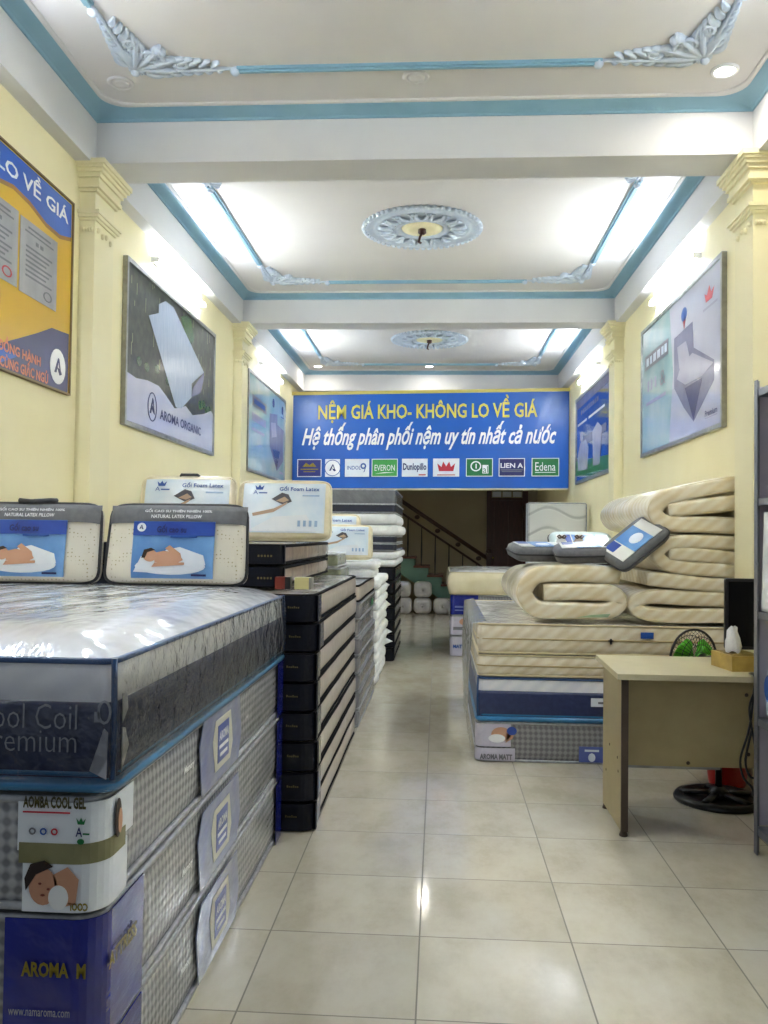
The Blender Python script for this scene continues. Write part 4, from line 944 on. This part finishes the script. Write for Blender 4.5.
for z0, z1, lab in ((.605, .762, 'thin cream diagonal-patterned mattress under the thick cream one, right stack'), (.766, .985, 'thick cream mattress topping the right stack, under the rolled ones')):
    lo = (RX, RY0, z0); hi = (RXE, RY1, z1)
    rt = mattress(lab, lo, hi, CRM, CRMT, mat('cream_piping', '#d8c9a2', '#cbbb92', rough=.5), gR, bulge=.012, crown=.0, r=.05, rough=.006, pr=.008)
    MB().tube([(x, y, (z0 + z1) / 2) for x, y in rrect(lo[0] - .002, hi[0] + .002, lo[1] - .002, hi[1] + .002, .05)], .007, 5, True).build('side_seam', mat('tan_seam', '#bfa878', '#b09a6a', rough=.6), rt)
    if z1 > .9:
        patch('blue_sticker', [rect(1.145, .13, 1.235, .175)], front(RX, RY0 - .012, z0), INKB, rt, .002)
        patch('black_mark', [rect(.93, .085, .945, .125), rect(.92, .105, .955, .115)], front(RX, RY0 - .012, z0), INKK, rt, .002)
# crumpled film over the aisle side of the right stack
mb = MB(); g = []
for j in range(9):
    row = []
    for i in range(25):
        y = RY0 - .01 + (RY1 - RY0) * i / 24; z = .02 + .96 * j / 8
        n = abs(noise.noise(Vector((y * 3, z * 4, 2)))); row.append((RX - .03 - .035 * n - .03 * math.sin(PI * j / 8) * (1 - i / 40), y, z))
    g.append(row)
g.append([(RX + .06, y, 1.0) for _, y, _ in g[-1]])
mb.rings(g, closed=False); mb.build('plastic_film', FILM, rt)

# rolled mattresses
def ribbon(label, path, t, y0, y1, m, group, name='rolled_mattress', tilt=0.):
    """a mattress folded along a path in the XZ plane; t thick, its width runs from y0 to y1"""
    P = [Vector((a, b)) for a, b in path]
    # Catmull-Rom resample
    Q = []
    for i in range(len(P) - 1):
        p0, p1, p2, p3 = P[max(i - 1, 0)], P[i], P[i + 1], P[min(i + 2, len(P) - 1)]
        for s in range(6):
            u = s / 6; Q.append(.5 * ((2 * p1) + (p2 - p0) * u + (2 * p0 - 5 * p1 + 4 * p2 - p3) * u * u + (3 * p1 - p0 - 3 * p2 + p3) * u ** 3))
    Q.append(P[-1]); N = len(Q)
    zmin = min(q.y for q in Q) - t / 2
    root = thing(name, label, 'mattress', (sum(q.x for q in Q) / N, (y0 + y1) / 2, zmin), group)
    rs = []; rr = t * .22; _seed[0] += 1
    for i, q in enumerate(Q):
        d = Q[min(i + 1, N - 1)] - Q[max(i - 1, 0)]; d.normalize(); n = Vector((-d.y, d.x)); ring = []
        k = 1. if 0 < i < N - 1 else .9
        prof = []
        for cy, cn, a in ((y1 - rr, t / 2 - rr, 0), (y0 + rr, t / 2 - rr, PI / 2), (y0 + rr, -t / 2 + rr, PI), (y1 - rr, -t / 2 + rr, 1.5 * PI)):
            for s in range(4): aa = a + PI / 2 * s / 3; prof.append((cy + rr * math.cos(aa), cn + rr * math.sin(aa)))
        for yy, nn in prof: ring.append(jit((q.x + n.x * nn * k, yy, q.y + n.y * nn * k), .009, 3.5, _seed[0]))
        rs.append(ring)
    MB().rings(rs[::1], cap0=True, cap1=True).build('mattress_body', m, root)
    pb = MB()
    for sgn in (1, -1):
        pb.tube([(q.x + Vector((-(Q[min(i + 1, N - 1)] - Q[max(i - 1, 0)]).normalized().y, (Q[min(i + 1, N - 1)] - Q[max(i - 1, 0)]).normalized().x)).x * sgn * (t / 2 - .012), y0 + .012, q.y + (Q[min(i + 1, N - 1)] - Q[max(i - 1, 0)]).normalized().x * sgn * (t / 2 - .012)) for i, q in enumerate(Q)], .007, 4)
    pb.build('seam', mat('cream_piping', '#d8c9a2'), root)
    return root
gr_ = 'rolled cream mattresses'
t = .124
r4 = ribbon('folded cream mattress left of centre on the right stack, flat packs above', [(1.31, 1.325), (1.1, 1.345), (.85, 1.34), (.70, 1.315), (.625, 1.20), (.70, 1.095), (.85, 1.075), (1.1, 1.075), (1.24, 1.085), (1.305, 1.145), (1.25, 1.205), (1.1, 1.215), (.93, 1.21), (.765, 1.203)], t, 6.36, 7.2, CRMR, gr_)
patch('green_print', [[(1.0, 1.03), (1.22, 1.035), (1.24, 1.06), (1.1, 1.05)]], frame((0, 6.352, 0), (1, 0, 0), (0, 0, 1)), mat('pale_green_print', '#a9c29a', '#9ab58b', rough=.5), r4, .002)
ribbon('folded cream mattress lying just behind the left-hand one, film wrapped', [(1.28, 1.26), (1.0, 1.29), (.75, 1.28), (.66, 1.18), (.74, 1.08), (1.0, 1.07), (1.25, 1.07)], t, 7.3, 8.3, CRMR, gr_)
def with_tongue(label, path, tongue, t, y0, y1):
    root = ribbon(label, path, t, y0, y1, CRMR, gr_)
    o3 = root['_o']; tmp = ribbon('inner fold', tongue, t * .97, y0, y1, CRMR, gr_)
    for c in children(tmp):
        c.parent = root; c.location = (Vector(tmp['_o']) - Vector(o3)) * U; c.name = 'inner_fold' if c.name.startswith('mattress_body') else 'seam'
    bpy.data.objects.remove(tmp)
with_tongue('folded cream mattress lowest at right on the right stack, beside the monitor', [(2.14, 1.165), (1.9, 1.175), (1.7, 1.185), (1.53, 1.185), (1.435, 1.15), (1.43, 1.10), (1.52, 1.062), (1.7, 1.055), (1.9, 1.055), (2.14, 1.055)], [(1.50, 1.318), (1.7, 1.30), (1.9, 1.278), (2.14, 1.27)], .106, 6.36, 8.1)
with_tongue('rolled cream mattress second from top of the right-hand pile', [(2.14, 1.575), (1.95, 1.588), (1.75, 1.585), (1.63, 1.56), (1.575, 1.49), (1.63, 1.425), (1.75, 1.40), (1.95, 1.39), (2.14, 1.37)], [(1.655, 1.497), (1.9, 1.487), (2.14, 1.468)], .1, 6.36, 8.1)
with_tongue('rolled cream mattress at the very top of the right-hand pile', [(2.14, 2.01), (1.95, 1.98), (1.75, 1.935), (1.62, 1.89), (1.555, 1.81), (1.60, 1.735), (1.72, 1.71), (1.9, 1.71), (2.14, 1.705)], [(1.645, 1.812), (1.9, 1.84), (2.14, 1.87)], .118, 6.36, 8.2)
# packs lying on the folded mattress
def flat_pack(label, o, w, h, th, R, printed=True, cover=PGREY, group='grey and blue pillow packs on the rolled mattresses', strip=True):
    root = thing('pillow_pack', label, 'pillow', o, group); O = Vector(o)
    def P(a, b, c): return O + R @ Vector((a, b, c))
    def outl(k, n=8):
        out = []
        for i in range(4 * n):
            tt = 2 * PI * i / (4 * n); c, s = math.cos(tt), math.sin(tt); e = .3
            out.append((w / 2 * k * math.copysign(abs(c) ** e, c), h / 2 * k * math.copysign(abs(s) ** e, s)))
        return out
    MB().rings([[P(a, b, c * th) for a, b in outl(k)] for k, c in [(.5, .0), (.85, .03), (.96, .16), (1, .42), (1, .55), (.96, .82), (.85, .95), (.5, 1)]], cap0=True, cap1=True).build('pack_cover', cover, root)
    MB().tube([P(a, b, .5 * th) for a, b in outl(1.005)], .008, 5, True).build('piping', PGREYD, root)
    if printed:
        z = th * .99
        F = lambda a, b, d=0.: P(a, b, z + d)
        patch('cream_window', [rect(-w * .40, -h * .40, w * .40, h * .30)], F, mat('white_pack_print', '#e6e6e0', '#dadad2', rough=.4, film=.5), root, .004)
        patch('blue_print', [[(-w * .16, -h * .40), (w * .22, -h * .40), (w * .22, h * .30), (-w * .16, h * .30)]], F, PBLUE, root, .006)
        patch('deep_blue_print', [rect(-w * .36, h * .02, -w * .18, h * .30)], F, PBLUED, root, .006)
        patch('white_print', [oval(w * .05, -h * .1, w * .12, h * .15)], F, PWHITE, root, .008)
    return root
I3 = Matrix.Identity(3)
RXm = lambda a, b, c=0.: Matrix.Rotation(a, 3, 'Z') @ Matrix.Rotation(b, 3, 'X') @ Matrix.Rotation(c, 3, 'Y')
flat_pack('grey-edged blue and white pillow pack lying flat, nearer the aisle', (.78, 6.90, 1.432), .44, .36, .12, RXm(.2, .13))
flat_pack('grey-edged blue and white pillow pack lying flat beside the slumped one', (1.10, 6.60, 1.436), .46, .38, .12, RXm(-.04, .14, -.04))
_n = Vector((-.48, -.52, .70)).normalized(); _u = Vector((.72, .1, .62)); _u = (_u - _n * _u.dot(_n)).normalized(); _v = _n.cross(_u)
flat_pack('grey pillow pack slumped diagonally against the right-hand rolled pile', (1.435, 6.42, 1.53), .46, .34, .10, Matrix((_u, _v, _n)).transposed())
flat_pack('pale aqua pillow pack behind the flat grey-edged packs', (1.22, 7.46, 1.47), .55, .44, .10, RXm(.1, .6), cover=mat('pale_aqua_pack', '#c7d8d6', '#b5c8c8', rough=.4, film=.6))
for k, (x, m_) in enumerate(((.995, FLUFF), (1.135, mat('beige_cotton', '#d8cfc4', '#cbc1b5', rough=.7)))):
    b = thing('drawstring_pouch', ('small white' if k == 0 else 'small beige') + ' pouch tied with a brown bow behind the flat packs', 'pouch', (x, 7.13, 1.405))
    MB().lathe([(.03, 0), (.06, .02), (.068, .09), (.05, .16), (.025, .20), (.03, .225)], (x, 7.13, 1.405), 14).build('pouch_body', m_, b)
    mb = MB()
    for s in (-1, 1): mb.tube([(x, 7.105, 1.605), (x + s * .02, 7.095, 1.625), (x + s * .036, 7.098, 1.615), (x + s * .02, 7.098, 1.60), (x, 7.105, 1.605)], .007, 5)
    mb.build('bow', mat('brown_ribbon', '#6b5a4e', '#5a4b41', rough=.5), b)

# ================================================================== RIGHT: REAR STACK
gM = 'mattresses of the rear right stack'
MX, MY = .18, 11.72
lo, hi = (MX, MY, 0), (2.13, 13.7, .272)
rt = mattress('lowest mattress of the rear right stack with white lettered corner label', lo, hi, GPATC, GTOP, GPIPE, gM, bulge=.004, crown=0, r=.04, rough=.003)
w = wrap('lilac_corner_label', LILAC, rt, lo, hi, .32, .2, .012, .26, side='right', r=.04); text('MATTRESS', front(MX, MY - .0165, 0), (.03, .11, .30, .16), INKB, w, bold=.04)
lo, hi = (MX, MY, .275), (2.13, 13.7, .547)
rt = mattress('second mattress of the rear right stack with pale picture label', lo, hi, GPATC, GTOP, GPIPE, gM, bulge=.004, crown=0, r=.04, rough=.003)
w = wrap('lilac_corner_label', LILAC, rt, lo, hi, .32, .2, .29, .53, side='right', r=.04); q = patch('printed_person', [oval(.2, .19, .09, .05)], front(MX, MY - .0165, .275), SKIN, w, .001); patch('printed_shadow', [rect(.03, .08, .28, .12)], front(MX, MY - .0165, .275), INKGR, w, .001)
lo, hi = (MX, MY, .55), (2.13, 13.7, .825)
rt = mattress('royal blue cornered mattress under the cream one, rear right stack', lo, hi, GPATC, GTOP, GPIPE, gM, bulge=.004, crown=0, r=.04, rough=.003)
w = wrap('royal_corner_wrap', ROYAL, rt, lo, hi, .36, .2, .56, .82, side='right', r=.04); patch('pale_stripe', [rect(.05, .10, .33, .125), rect(.05, .06, .33, .075)], front(MX, MY - .0165, .55), mat('badge_blue', '#5c6bb0'), w, .001)
lo, hi = (MX - .03, MY - .04, .83), (2.13, 13.7, 1.13)
rt = mattress('film-wrapped cream mattress topping the rear right stack', lo, hi, mat('plain_cream_side', '#ece2c2', '#e0d4ae', scale=6, rough=.5, film=.8), CRMT, mat('cream_piping', '#d8c9a2'), gM, bulge=.03, crown=.03, r=.07, rough=.015, pr=.006)
# small mattress standing upright on it
sm = thing('mattress', 'small white wave-quilted mattress standing upright by the right wall', 'mattress', (1.69, 12.62, 1.165), gM)
mb = MB(); rs = []
for ins, y in ((.03, 12.54), (0, 12.555), (0, 12.69), (.03, 12.705)): rs.append([(x, y, z) for x, z in rrect(1.27 + ins, 2.11 - ins, 1.168 + ins, 2.105 - ins, .03, 4, 4)][::-1])
mb.rings(rs, cap0=True, cap1=True).build('quilted_panel', mat('white_wave_quilt', '#b2b4b1', '#d2d3cf', pat='wave', scale=26, rough=.6, bump=.3), sm)
MB().box((1.262, 12.56, 1.185), (1.272, 12.69, 2.09)).build('side_band', mat('pale_grey_band', '#a9adb2', '#9a9ea4', rough=.5), sm)
MB().tube([(x, 12.545, z) for x, z in rrect(1.275, 2.105, 1.178, 2.10, .03, 4, 2)], .008, 5, True).build('piping', GPIPE, sm)
patch('side_label', [rect(.76, .03, .93, .1)], frame((1.2625, 12.69, 1.155), (0, 0, 1), (0, -1, 0)), INKGR, sm, .002)

# ================================================================== DESK CORNER
dk = thing('desk', 'beige laminate office desk at the right front', 'desk', (1.55, 5.1, 0))
DX0, DX1, DY0, DY1, DZ = .962, 2.12, 4.72, 5.482, .88
tp = [(DX0, DY0), (DX1, DY0), (DX1, DY1), (DX0 + .02, DY1)]
MB().rings([[(x, y, z) for x, y in tp] for z in (DZ - .03, DZ)], cap0=True, cap1=True, smooth=False).build('desk_top', DESKT, dk)
def leg(x):
    l = MB().box((x, 4.79, .03), (x + .035, 5.30, DZ - .03)).build('side_panel', DESK, dk)
    MB().box((x - .001, 4.775, .03), (x + .036, 4.79, DZ - .03)).build('edge_band', EDGE, l)
    mb = MB()
    for y in (4.80, 5.28): mb.lathe([(.02, 0), (.024, .004), (.016, .03)], (x + .017, y, 0), 12)
    mb.build('glide_foot', EDGE, l)
    mb = MB()
    for y, z in ((4.88, .4), (5.1, .42), (4.86, .33), (5.2, .25)): mb.lathe([(.0, .0), (.008, .0), (.008, -.002), (0, -.003)], (x, y, z), 8, 'x')
    mb.build('screw_cap', EDGE, l)
leg(.995); leg(2.06)
mp = MB().box((1.03, 4.86, .365), (2.06, 4.885, DZ - .03)).build('modesty_panel', DESK, dk)
mb = MB()
for x, z in ((1.68, .76), (1.69, .44), (1.37, .385)): mb.lathe([(0, -.003), (.01, -.002), (.011, 0)], (x, 4.86, z), 8, 'y')
mb.build('screw_cap', EDGE, mp)
MB().box((1.035, 4.885, .345), (1.55, 5.25, .365)).build('under_shelf', ALU, dk)

tb = thing('tissue_box', 'gold wooden tissue box with a white tissue on the desk', 'tissue box', (1.69, 5.03, DZ))
R = Matrix.Rotation(.13, 3, 'Z')
def tbp(a, b, c): v = R @ Vector((a, b, c)); return (1.69 + v.x, 5.03 + v.y, DZ + v.z)
mb = MB(); hw, hd = .095, .13
mb.rings([[tbp(a, b, z) for a, b in ((-hw, -hd), (hw, -hd), (hw, hd), (-hw, hd))] for z in (.0, .085)], cap0=True, cap1=True, smooth=False).build('box_body', KRAFT, tb)
mb = MB().rings([[tbp(a * k, b * k, z) for a, b in ((-hw, -hd), (hw, -hd), (hw, hd), (-hw, hd))] for k, z in ((.8, .0855), (.8, .09), (.78, .09))], cap1=True, smooth=False); mb.build('slot_rim', mat('dark_gold_rim', '#8d7430', '#7c6527', rough=.4), tb)
mb = MB(); rs = []
for z, rx, ry in ((.088, .035, .05), (.12, .04, .05), (.17, .036, .04), (.215, .028, .02), (.225, .01, .008)):
    rs.append([tbp(-.03 + rx * (1 + .25 * math.sin(5 * a_ + z * 30)) * math.cos(a_), ry * (1 + .25 * math.cos(4 * a_)) * math.sin(a_), z + .015 * math.cos(3 * a_)) for a_ in [2 * PI * k / 14 for k in range(14)]])
mb.rings(rs, cap1=True).build('tissue', TISSUE, tb)
mo = thing('monitor', 'black computer monitor on the desk beside the grey shelf', 'monitor', (1.9, 5.22, DZ))
mb = MB(); rs = [[(x, y, z) for x, z in rrect(1.672 + i_, 2.14 - i_, .965 + i_, 1.378 - i_, .015, 3, 1)][::-1] for i_, y in ((.004, 5.19), (0, 5.195), (0, 5.215), (.05, 5.24))]
mb.rings(rs, cap0=True, cap1=True, smooth=False).build('screen_housing', BLACK, mo)
MB().box((1.69, 5.187, .985), (2.12, 5.1905, 1.36)).build('screen', SCREEN, mo)
MB().box((1.87, 5.238, .895), (1.93, 5.26, 1.15)).build('stand_neck', BLACK, mo)
MB().rings([[(1.9 + .13 * math.cos(a) * k, 5.24 + .09 * math.sin(a) * k, z) for a in [2 * PI * i / 20 for i in range(20)]] for k, z in ((1, DZ), (1, DZ + .01), (.7, DZ + .018))], cap0=True, cap1=True).build('stand_base', BLACK, mo)
# pedestal fan
fx, fy = 1.735, 5.505
fn = thing('pedestal_fan', 'black pedestal fan with green blades behind the desk', 'fan', (fx, fy, 0))
mb = MB().lathe([(.262, 0), (.266, .015), (.252, .035), (.21, .04), (.2, .022)], (fx, fy, 0), 40)
for k in range(5):
    a = 2 * PI * k / 5 + .3; mb.tube([(fx + .03 * math.cos(a), fy + .03 * math.sin(a), .05), (fx + .14 * math.cos(a), fy + .14 * math.sin(a), .04), (fx + .225 * math.cos(a), fy + .225 * math.sin(a), .03)], .028, 8, flat=.6)
mb.lathe([(.07, .02), (.06, .06), (.03, .09)], (fx, fy, 0), 20); mb.build('base', BLACK, fn)
MB().tube([(fx, fy + .0, .05), (fx, fy, .5), (fx, fy, .80)], .02, 10).build('pole', BLACK, fn)
hc = Vector((1.665, 5.72, .83)); nn = Vector((-.45, .893, 0)); ax = Vector((.893, .45, 0)); az = Vector((0, 0, 1))
MB().tube([Vector((fx, fy, .80)), Vector((fx - .02, fy + .02, .83)), hc - nn * .06], [.03, .045, .05], 12).build('motor_housing', BLACK, fn)
mb = MB()
def cpt(r, a, d): return hc + ax * r * math.cos(a) + az * r * math.sin(a) + nn * d
mb.tube([cpt(.19, 2 * PI * i / 40, .03) for i in range(40)], .008, 5, True)
for rr, dd in ((.15, .065), (.10, .08), (.05, .085)): mb.tube([cpt(rr, 2 * PI * i / 30, dd) for i in range(30)], .0025, 4, True); mb.tube([cpt(rr, 2 * PI * i / 30, -dd * .4) for i in range(30)], .0025, 4, True)
for k in range(40):
    a = 2 * PI * k / 40; mb.tube([cpt(.02, a, .088), cpt(.1, a, .08), cpt(.16, a, .06), cpt(.19, a, .03), cpt(.16, a, -.015), cpt(.05, a, -.035)], .0018, 3)
mb.build('grille', IRON, fn)
mb = MB()
for k in range(3):
    a0 = 2 * PI * k / 3 + .45; rs = []
    for i in range(6):
        r_1 = .03 + .13 * i / 5; wd = .25 + .42 * math.sin(PI * i / 6); rs.append([cpt(r_1, a0 - wd, .005), cpt(r_1, a0, .02), cpt(r_1, a0 + wd, .045), cpt(r_1, a0, .025)])
    mb.rings(rs, cap0=True, cap1=True)
mb.build('blades', GREENP, fn)
bn_ = thing('waste_bin', 'red plastic bin under the desk behind the fan base', 'bin', (1.905, 5.87, 0))
MB().lathe([(.11, 0), (.115, .01), (.15, .30), (.158, .302), (.158, .315), (.145, .315), (.11, .02), (.02, .015)], (1.905, 5.87, 0), 28).build('bin_body', REDP, bn_)
MB().tube([(1.905 + .155 * math.cos(2 * PI * i / 28), 5.87 + .155 * math.sin(2 * PI * i / 28), .31) for i in range(28)], .009, 6, True).build('rim', REDP, bn_)
# cables hanging over the desk front
cb = MB()
for pts in ([(1.735, 4.80, .885), (1.728, 4.715, .89), (1.725, 4.70, .84), (1.70, 4.70, .62), (1.655, 4.70, .46), (1.67, 4.71, .36), (1.72, 4.72, .30), (1.735, 4.74, .25)],
            [(1.75, 4.82, .885), (1.74, 4.712, .89), (1.738, 4.70, .84), (1.70, 4.70, .72), (1.72, 4.69, .55), (1.745, 4.69, .42), (1.735, 4.70, .36), (1.70, 4.70, .37), (1.68, 4.70, .45), (1.715, 4.70, .62)],
            [(1.76, 4.82, .885), (1.75, 4.712, .885), (1.746, 4.70, .7), (1.75, 4.69, .5), (1.735, 4.70, .3), (1.75, 4.75, .2)]):
    pts = [(a - .06, b, c) for a, b, c in pts]
    P_ = [Vector(p_) for p_ in pts]; out = []
    for i in range(len(P_) - 1):
        p0, p1, p2, p3 = P_[max(i - 1, 0)], P_[i], P_[i + 1], P_[min(i + 2, len(P_) - 1)]
        for s in range(5): u = s / 5; out.append(.5 * ((2 * p1) + (p2 - p0) * u + (2 * p0 - 5 * p1 + 4 * p2 - p3) * u * u + (3 * p1 - p0 - 3 * p2 + p3) * u ** 3))
    cb.tube(out + [P_[-1]], .0065, 5)
tag(cb.build('cable', BLACK, origin=(1.735, 4.76, .885)), 'black cables hanging down over the front of the desk', 'cable')
# grey shelf at the right edge
sh = thing('metal_shelf', 'grey steel shelf rack at the right edge of the photo', 'shelf', (1.88, 4.0, 0))
SX0, SX1, SY0, SY1 = 1.634, 2.15, 3.2, 4.62
for x, dx in ((SX0, 1), (SX1, -1)):
    for y, dy in ((SY0, 1), (SY1, -1)):
        xa, xb = sorted((x, x + dx * .026)); ya, yb = sorted((y, y + dy * .005)); xc, xd = sorted((x, x + dx * .005)); yc, yd = sorted((y + dy * .005, y + dy * .045))
        MB().box((xa, ya, .0), (xb, yb, 2.43)).box((xc, yc, .0), (xd, yd, 2.43)).build('post', STEELP, sh)
for z in (.10, .655, 1.20, 1.78, 2.345):
    mb = MB().box((SX0 + .006, SY0 + .01, z + .03), (SX1 - .006, SY1 - .01, z + .036))
    mb.box((SX0 + .006, SY0 + .01, z), (SX0 + .012, SY1 - .01, z + .03)).box((SX1 - .012, SY0 + .01, z), (SX1 - .006, SY1 - .01, z + .03)).box((SX0 + .012, SY1 - .016, z), (SX1 - .012, SY1 - .01, z + .03))
    mb.build('shelf_board', SHELFM, sh)
MB().box((SX0 + .027, SY1 - .0045, .14), (SX1 - .027, SY1 - .001, 2.40)).build('end_panel', SHELFP, sh)
MB().box((SX1 - .004, SY0 + .05, .14), (SX1 - .001, SY1 - .05, 2.40)).build('back_panel', SHELFP, sh)
bg = thing('bedding_bundle', 'white folded bedding on the middle shelf of the grey rack', 'bedding', (1.80, 4.42, 1.237))
mb = MB()
for k in range(4):
    x0_ = 1.655 + .075 * k; mb.rings([[jit((x, y, z), .012, 5, k + 3) for x, y in rrect(x0_, x0_ + .07, 4.25, 4.59, .03, 3, 4)] for z in (1.237, 1.26, 1.5, 1.70, 1.745)], cap0=True, cap1=True)
mb.build('folded_layers', FLUFF, bg)
tg = thing('bag', 'blue and white bag on the lower shelf of the grey rack', 'bag', (1.83, 4.45, .692))
mb = MB().rings([[(1.83 + a * k, 4.45 + b * k, .692 + z) for a, b in rrect(-.17, .17, -.14, .14, .08, 4, 3)] for k, z in ((.9, 0), (1, .03), (1.02, .15), (.95, .28), (.6, .36), (.3, .38))], cap0=True, cap1=True); mb.build('bag_body', PICE, tg)
patch('blue_print', [oval(.0, .17, .07, .07)], frame((1.654, 4.45, .692), (0, -1, 0), (0, 0, 1)), INKB, tg, .006)

# ================================================================== BACK: STAIRS, BALES, PLANT
stc = thing('staircase', 'green staircase with brown treads rising to the left at the back', 'stairs', (0, 18.8, 0))
rise, run, nst = .19, .29, 11; sx = .95
pr_ = []
x = sx; z = 0
prof = [(sx, 0)]
for k in range(nst): prof += [(sx - k * run, (k + 1) * rise), (sx - (k + 1) * run, (k + 1) * rise)]
prof += [(sx - nst * run, nst * rise - .42), (sx - .42, 0)]
Fst = frame((0, 18.38, 0), (1, 0, 0), (0, 0, 1))
MB().prism(prof[::-1], Fst, 0, -.06).build('stringer', TGREEN, stc)
mb = MB(); 
soff = [(sx, 0), (sx - .42, 0), (sx - nst * run, nst * rise - .42), (sx - nst * run, nst * rise - .1), (sx, .05)]
for k in range(nst): MB().box((sx - (k + 1) * run - .02, 18.34, (k + 1) * rise - .015), (sx - k * run + .03, YB, (k + 1) * rise + .03)).build('tread', mat('red_brown_tread', '#6b3a2a', '#582e21', rough=.4), stc)
for k in range(nst): mb.box((sx - (k + 1) * run, 18.44, max(0, k * rise - .15)), (sx - k * run, YB, (k + 1) * rise - .015))
mb.build('step_core', TGREEN, stc)
def rail(o, r, nm, m):
    MB().tube([(1.05, 18.42, .98 + o), (sx - nst * run + .4, 18.42, .98 + o + (1.05 - (sx - nst * run + .4)) * rise / run)], r, 8).build(nm, m, stc)
rail(.16, .045, 'handrail', RAILM); rail(-.09, .025, 'lower_rail', RAILM)
for k in range(nst):
    x = sx - (k + .5) * run
    MB().tube([(x, 18.42, (k + 1) * rise + .03), (x, 18.42, (k + 1) * rise + .3), (x, 18.42, .90 + (1.05 - x) * rise / run)], [.012, .022, .012], 6).build('baluster', IRON, stc)
mb = MB()
for k in range(0, 2 * nst, 3):
    x = .85 - k * run / 2; mb.ball((x, 18.42, 1.02 + (1.05 - x) * rise / run), (.06, .03, .05), 8, 5)
mb.build('rail_rosettes', RAILM, stc)
MB().box((1.01, 18.37, 0), (1.11, 18.47, 1.22)).box((.99, 18.35, 1.22), (1.13, 18.49, 1.26)).lathe([(.03, 0), (.06, .03), (.05, .08), (.01, .11)], (1.06, 18.42, 1.26), 12).build('newel_post', RAILM, stc)
gB = 'white plastic bales under the stairs'
for i, (x, z, lab) in enumerate([(-.72, 0, 'white plastic bale on the floor under the stairs, left one'), (-.315, 0, 'white plastic bale on the floor under the stairs, middle one'), (.10, 0, 'white plastic bale on the floor beside the potted plant'), (-.74, .335, 'white plastic bale stacked above the left floor bale'), (-.31, .335, 'white plastic bale stacked above the middle floor bale')]):
    b = thing('plastic_bale', lab, 'bale', (x, 18.1, z), gB)
    rs = []
    for k, y in ((.4, 17.93), (.8, 17.94), (.97, 17.98), (1, 18.1), (.97, 18.25), (.8, 18.3), (.4, 18.31)):
        rs.append([jit((x + (xx - x) * k, y, z + .163 + (zz_ - z - .163) * k), .012, 6, i + 2) for xx, zz_ in rrect(x - .19, x + .19, z + .004, z + .33, .1, 4, 3)][::-1])
    MB().rings(rs, cap0=True, cap1=True).build('wrapped_bundle', PBAG, b)
    MB().tube([(x + .0, 17.932, z + .163), (x + .012, 17.905, z + .17), (x - .01, 17.895, z + .18)], [.03, .016, .022], 7).build('tied_end', PBAG, b)
pl = thing('potted_plant', 'small leafy green plant in a white pot at the stair foot', 'plant', (.30, 17.75, 0))
MB().lathe([(.07, 0), (.09, .1), (.10, .14), (.085, .14), (.08, .11)], (.30, 17.75, 0), 16).build('pot', PWHITE, pl)
mb = MB(); rn = random.Random(5)
for k in range(46):
    a = rn.random() * 2 * PI; e = rn.uniform(.1, 1.3); L = rn.uniform(.15, .42); c0 = Vector((.30, 17.75, .14 + rn.random() * .15))
    d = Vector((math.cos(a) * math.cos(e) * .45, math.sin(a) * math.cos(e) * .45, math.sin(e))); tip = c0 + d * L; sd = d.cross(Vector((0, 0, 1)) + Vector((.1, .2, 0))).normalized() * .035; mid = c0 + d * L * .6
    mb.add([c0, mid + sd, tip, mid - sd, mid + Vector((0, 0, .012))], [(0, 1, 4), (1, 2, 4), (2, 3, 4), (3, 0, 4)], True)
mb.build('foliage', LEAF, pl)
for o in COL.objects:
    if '_o' in o: del o['_o']
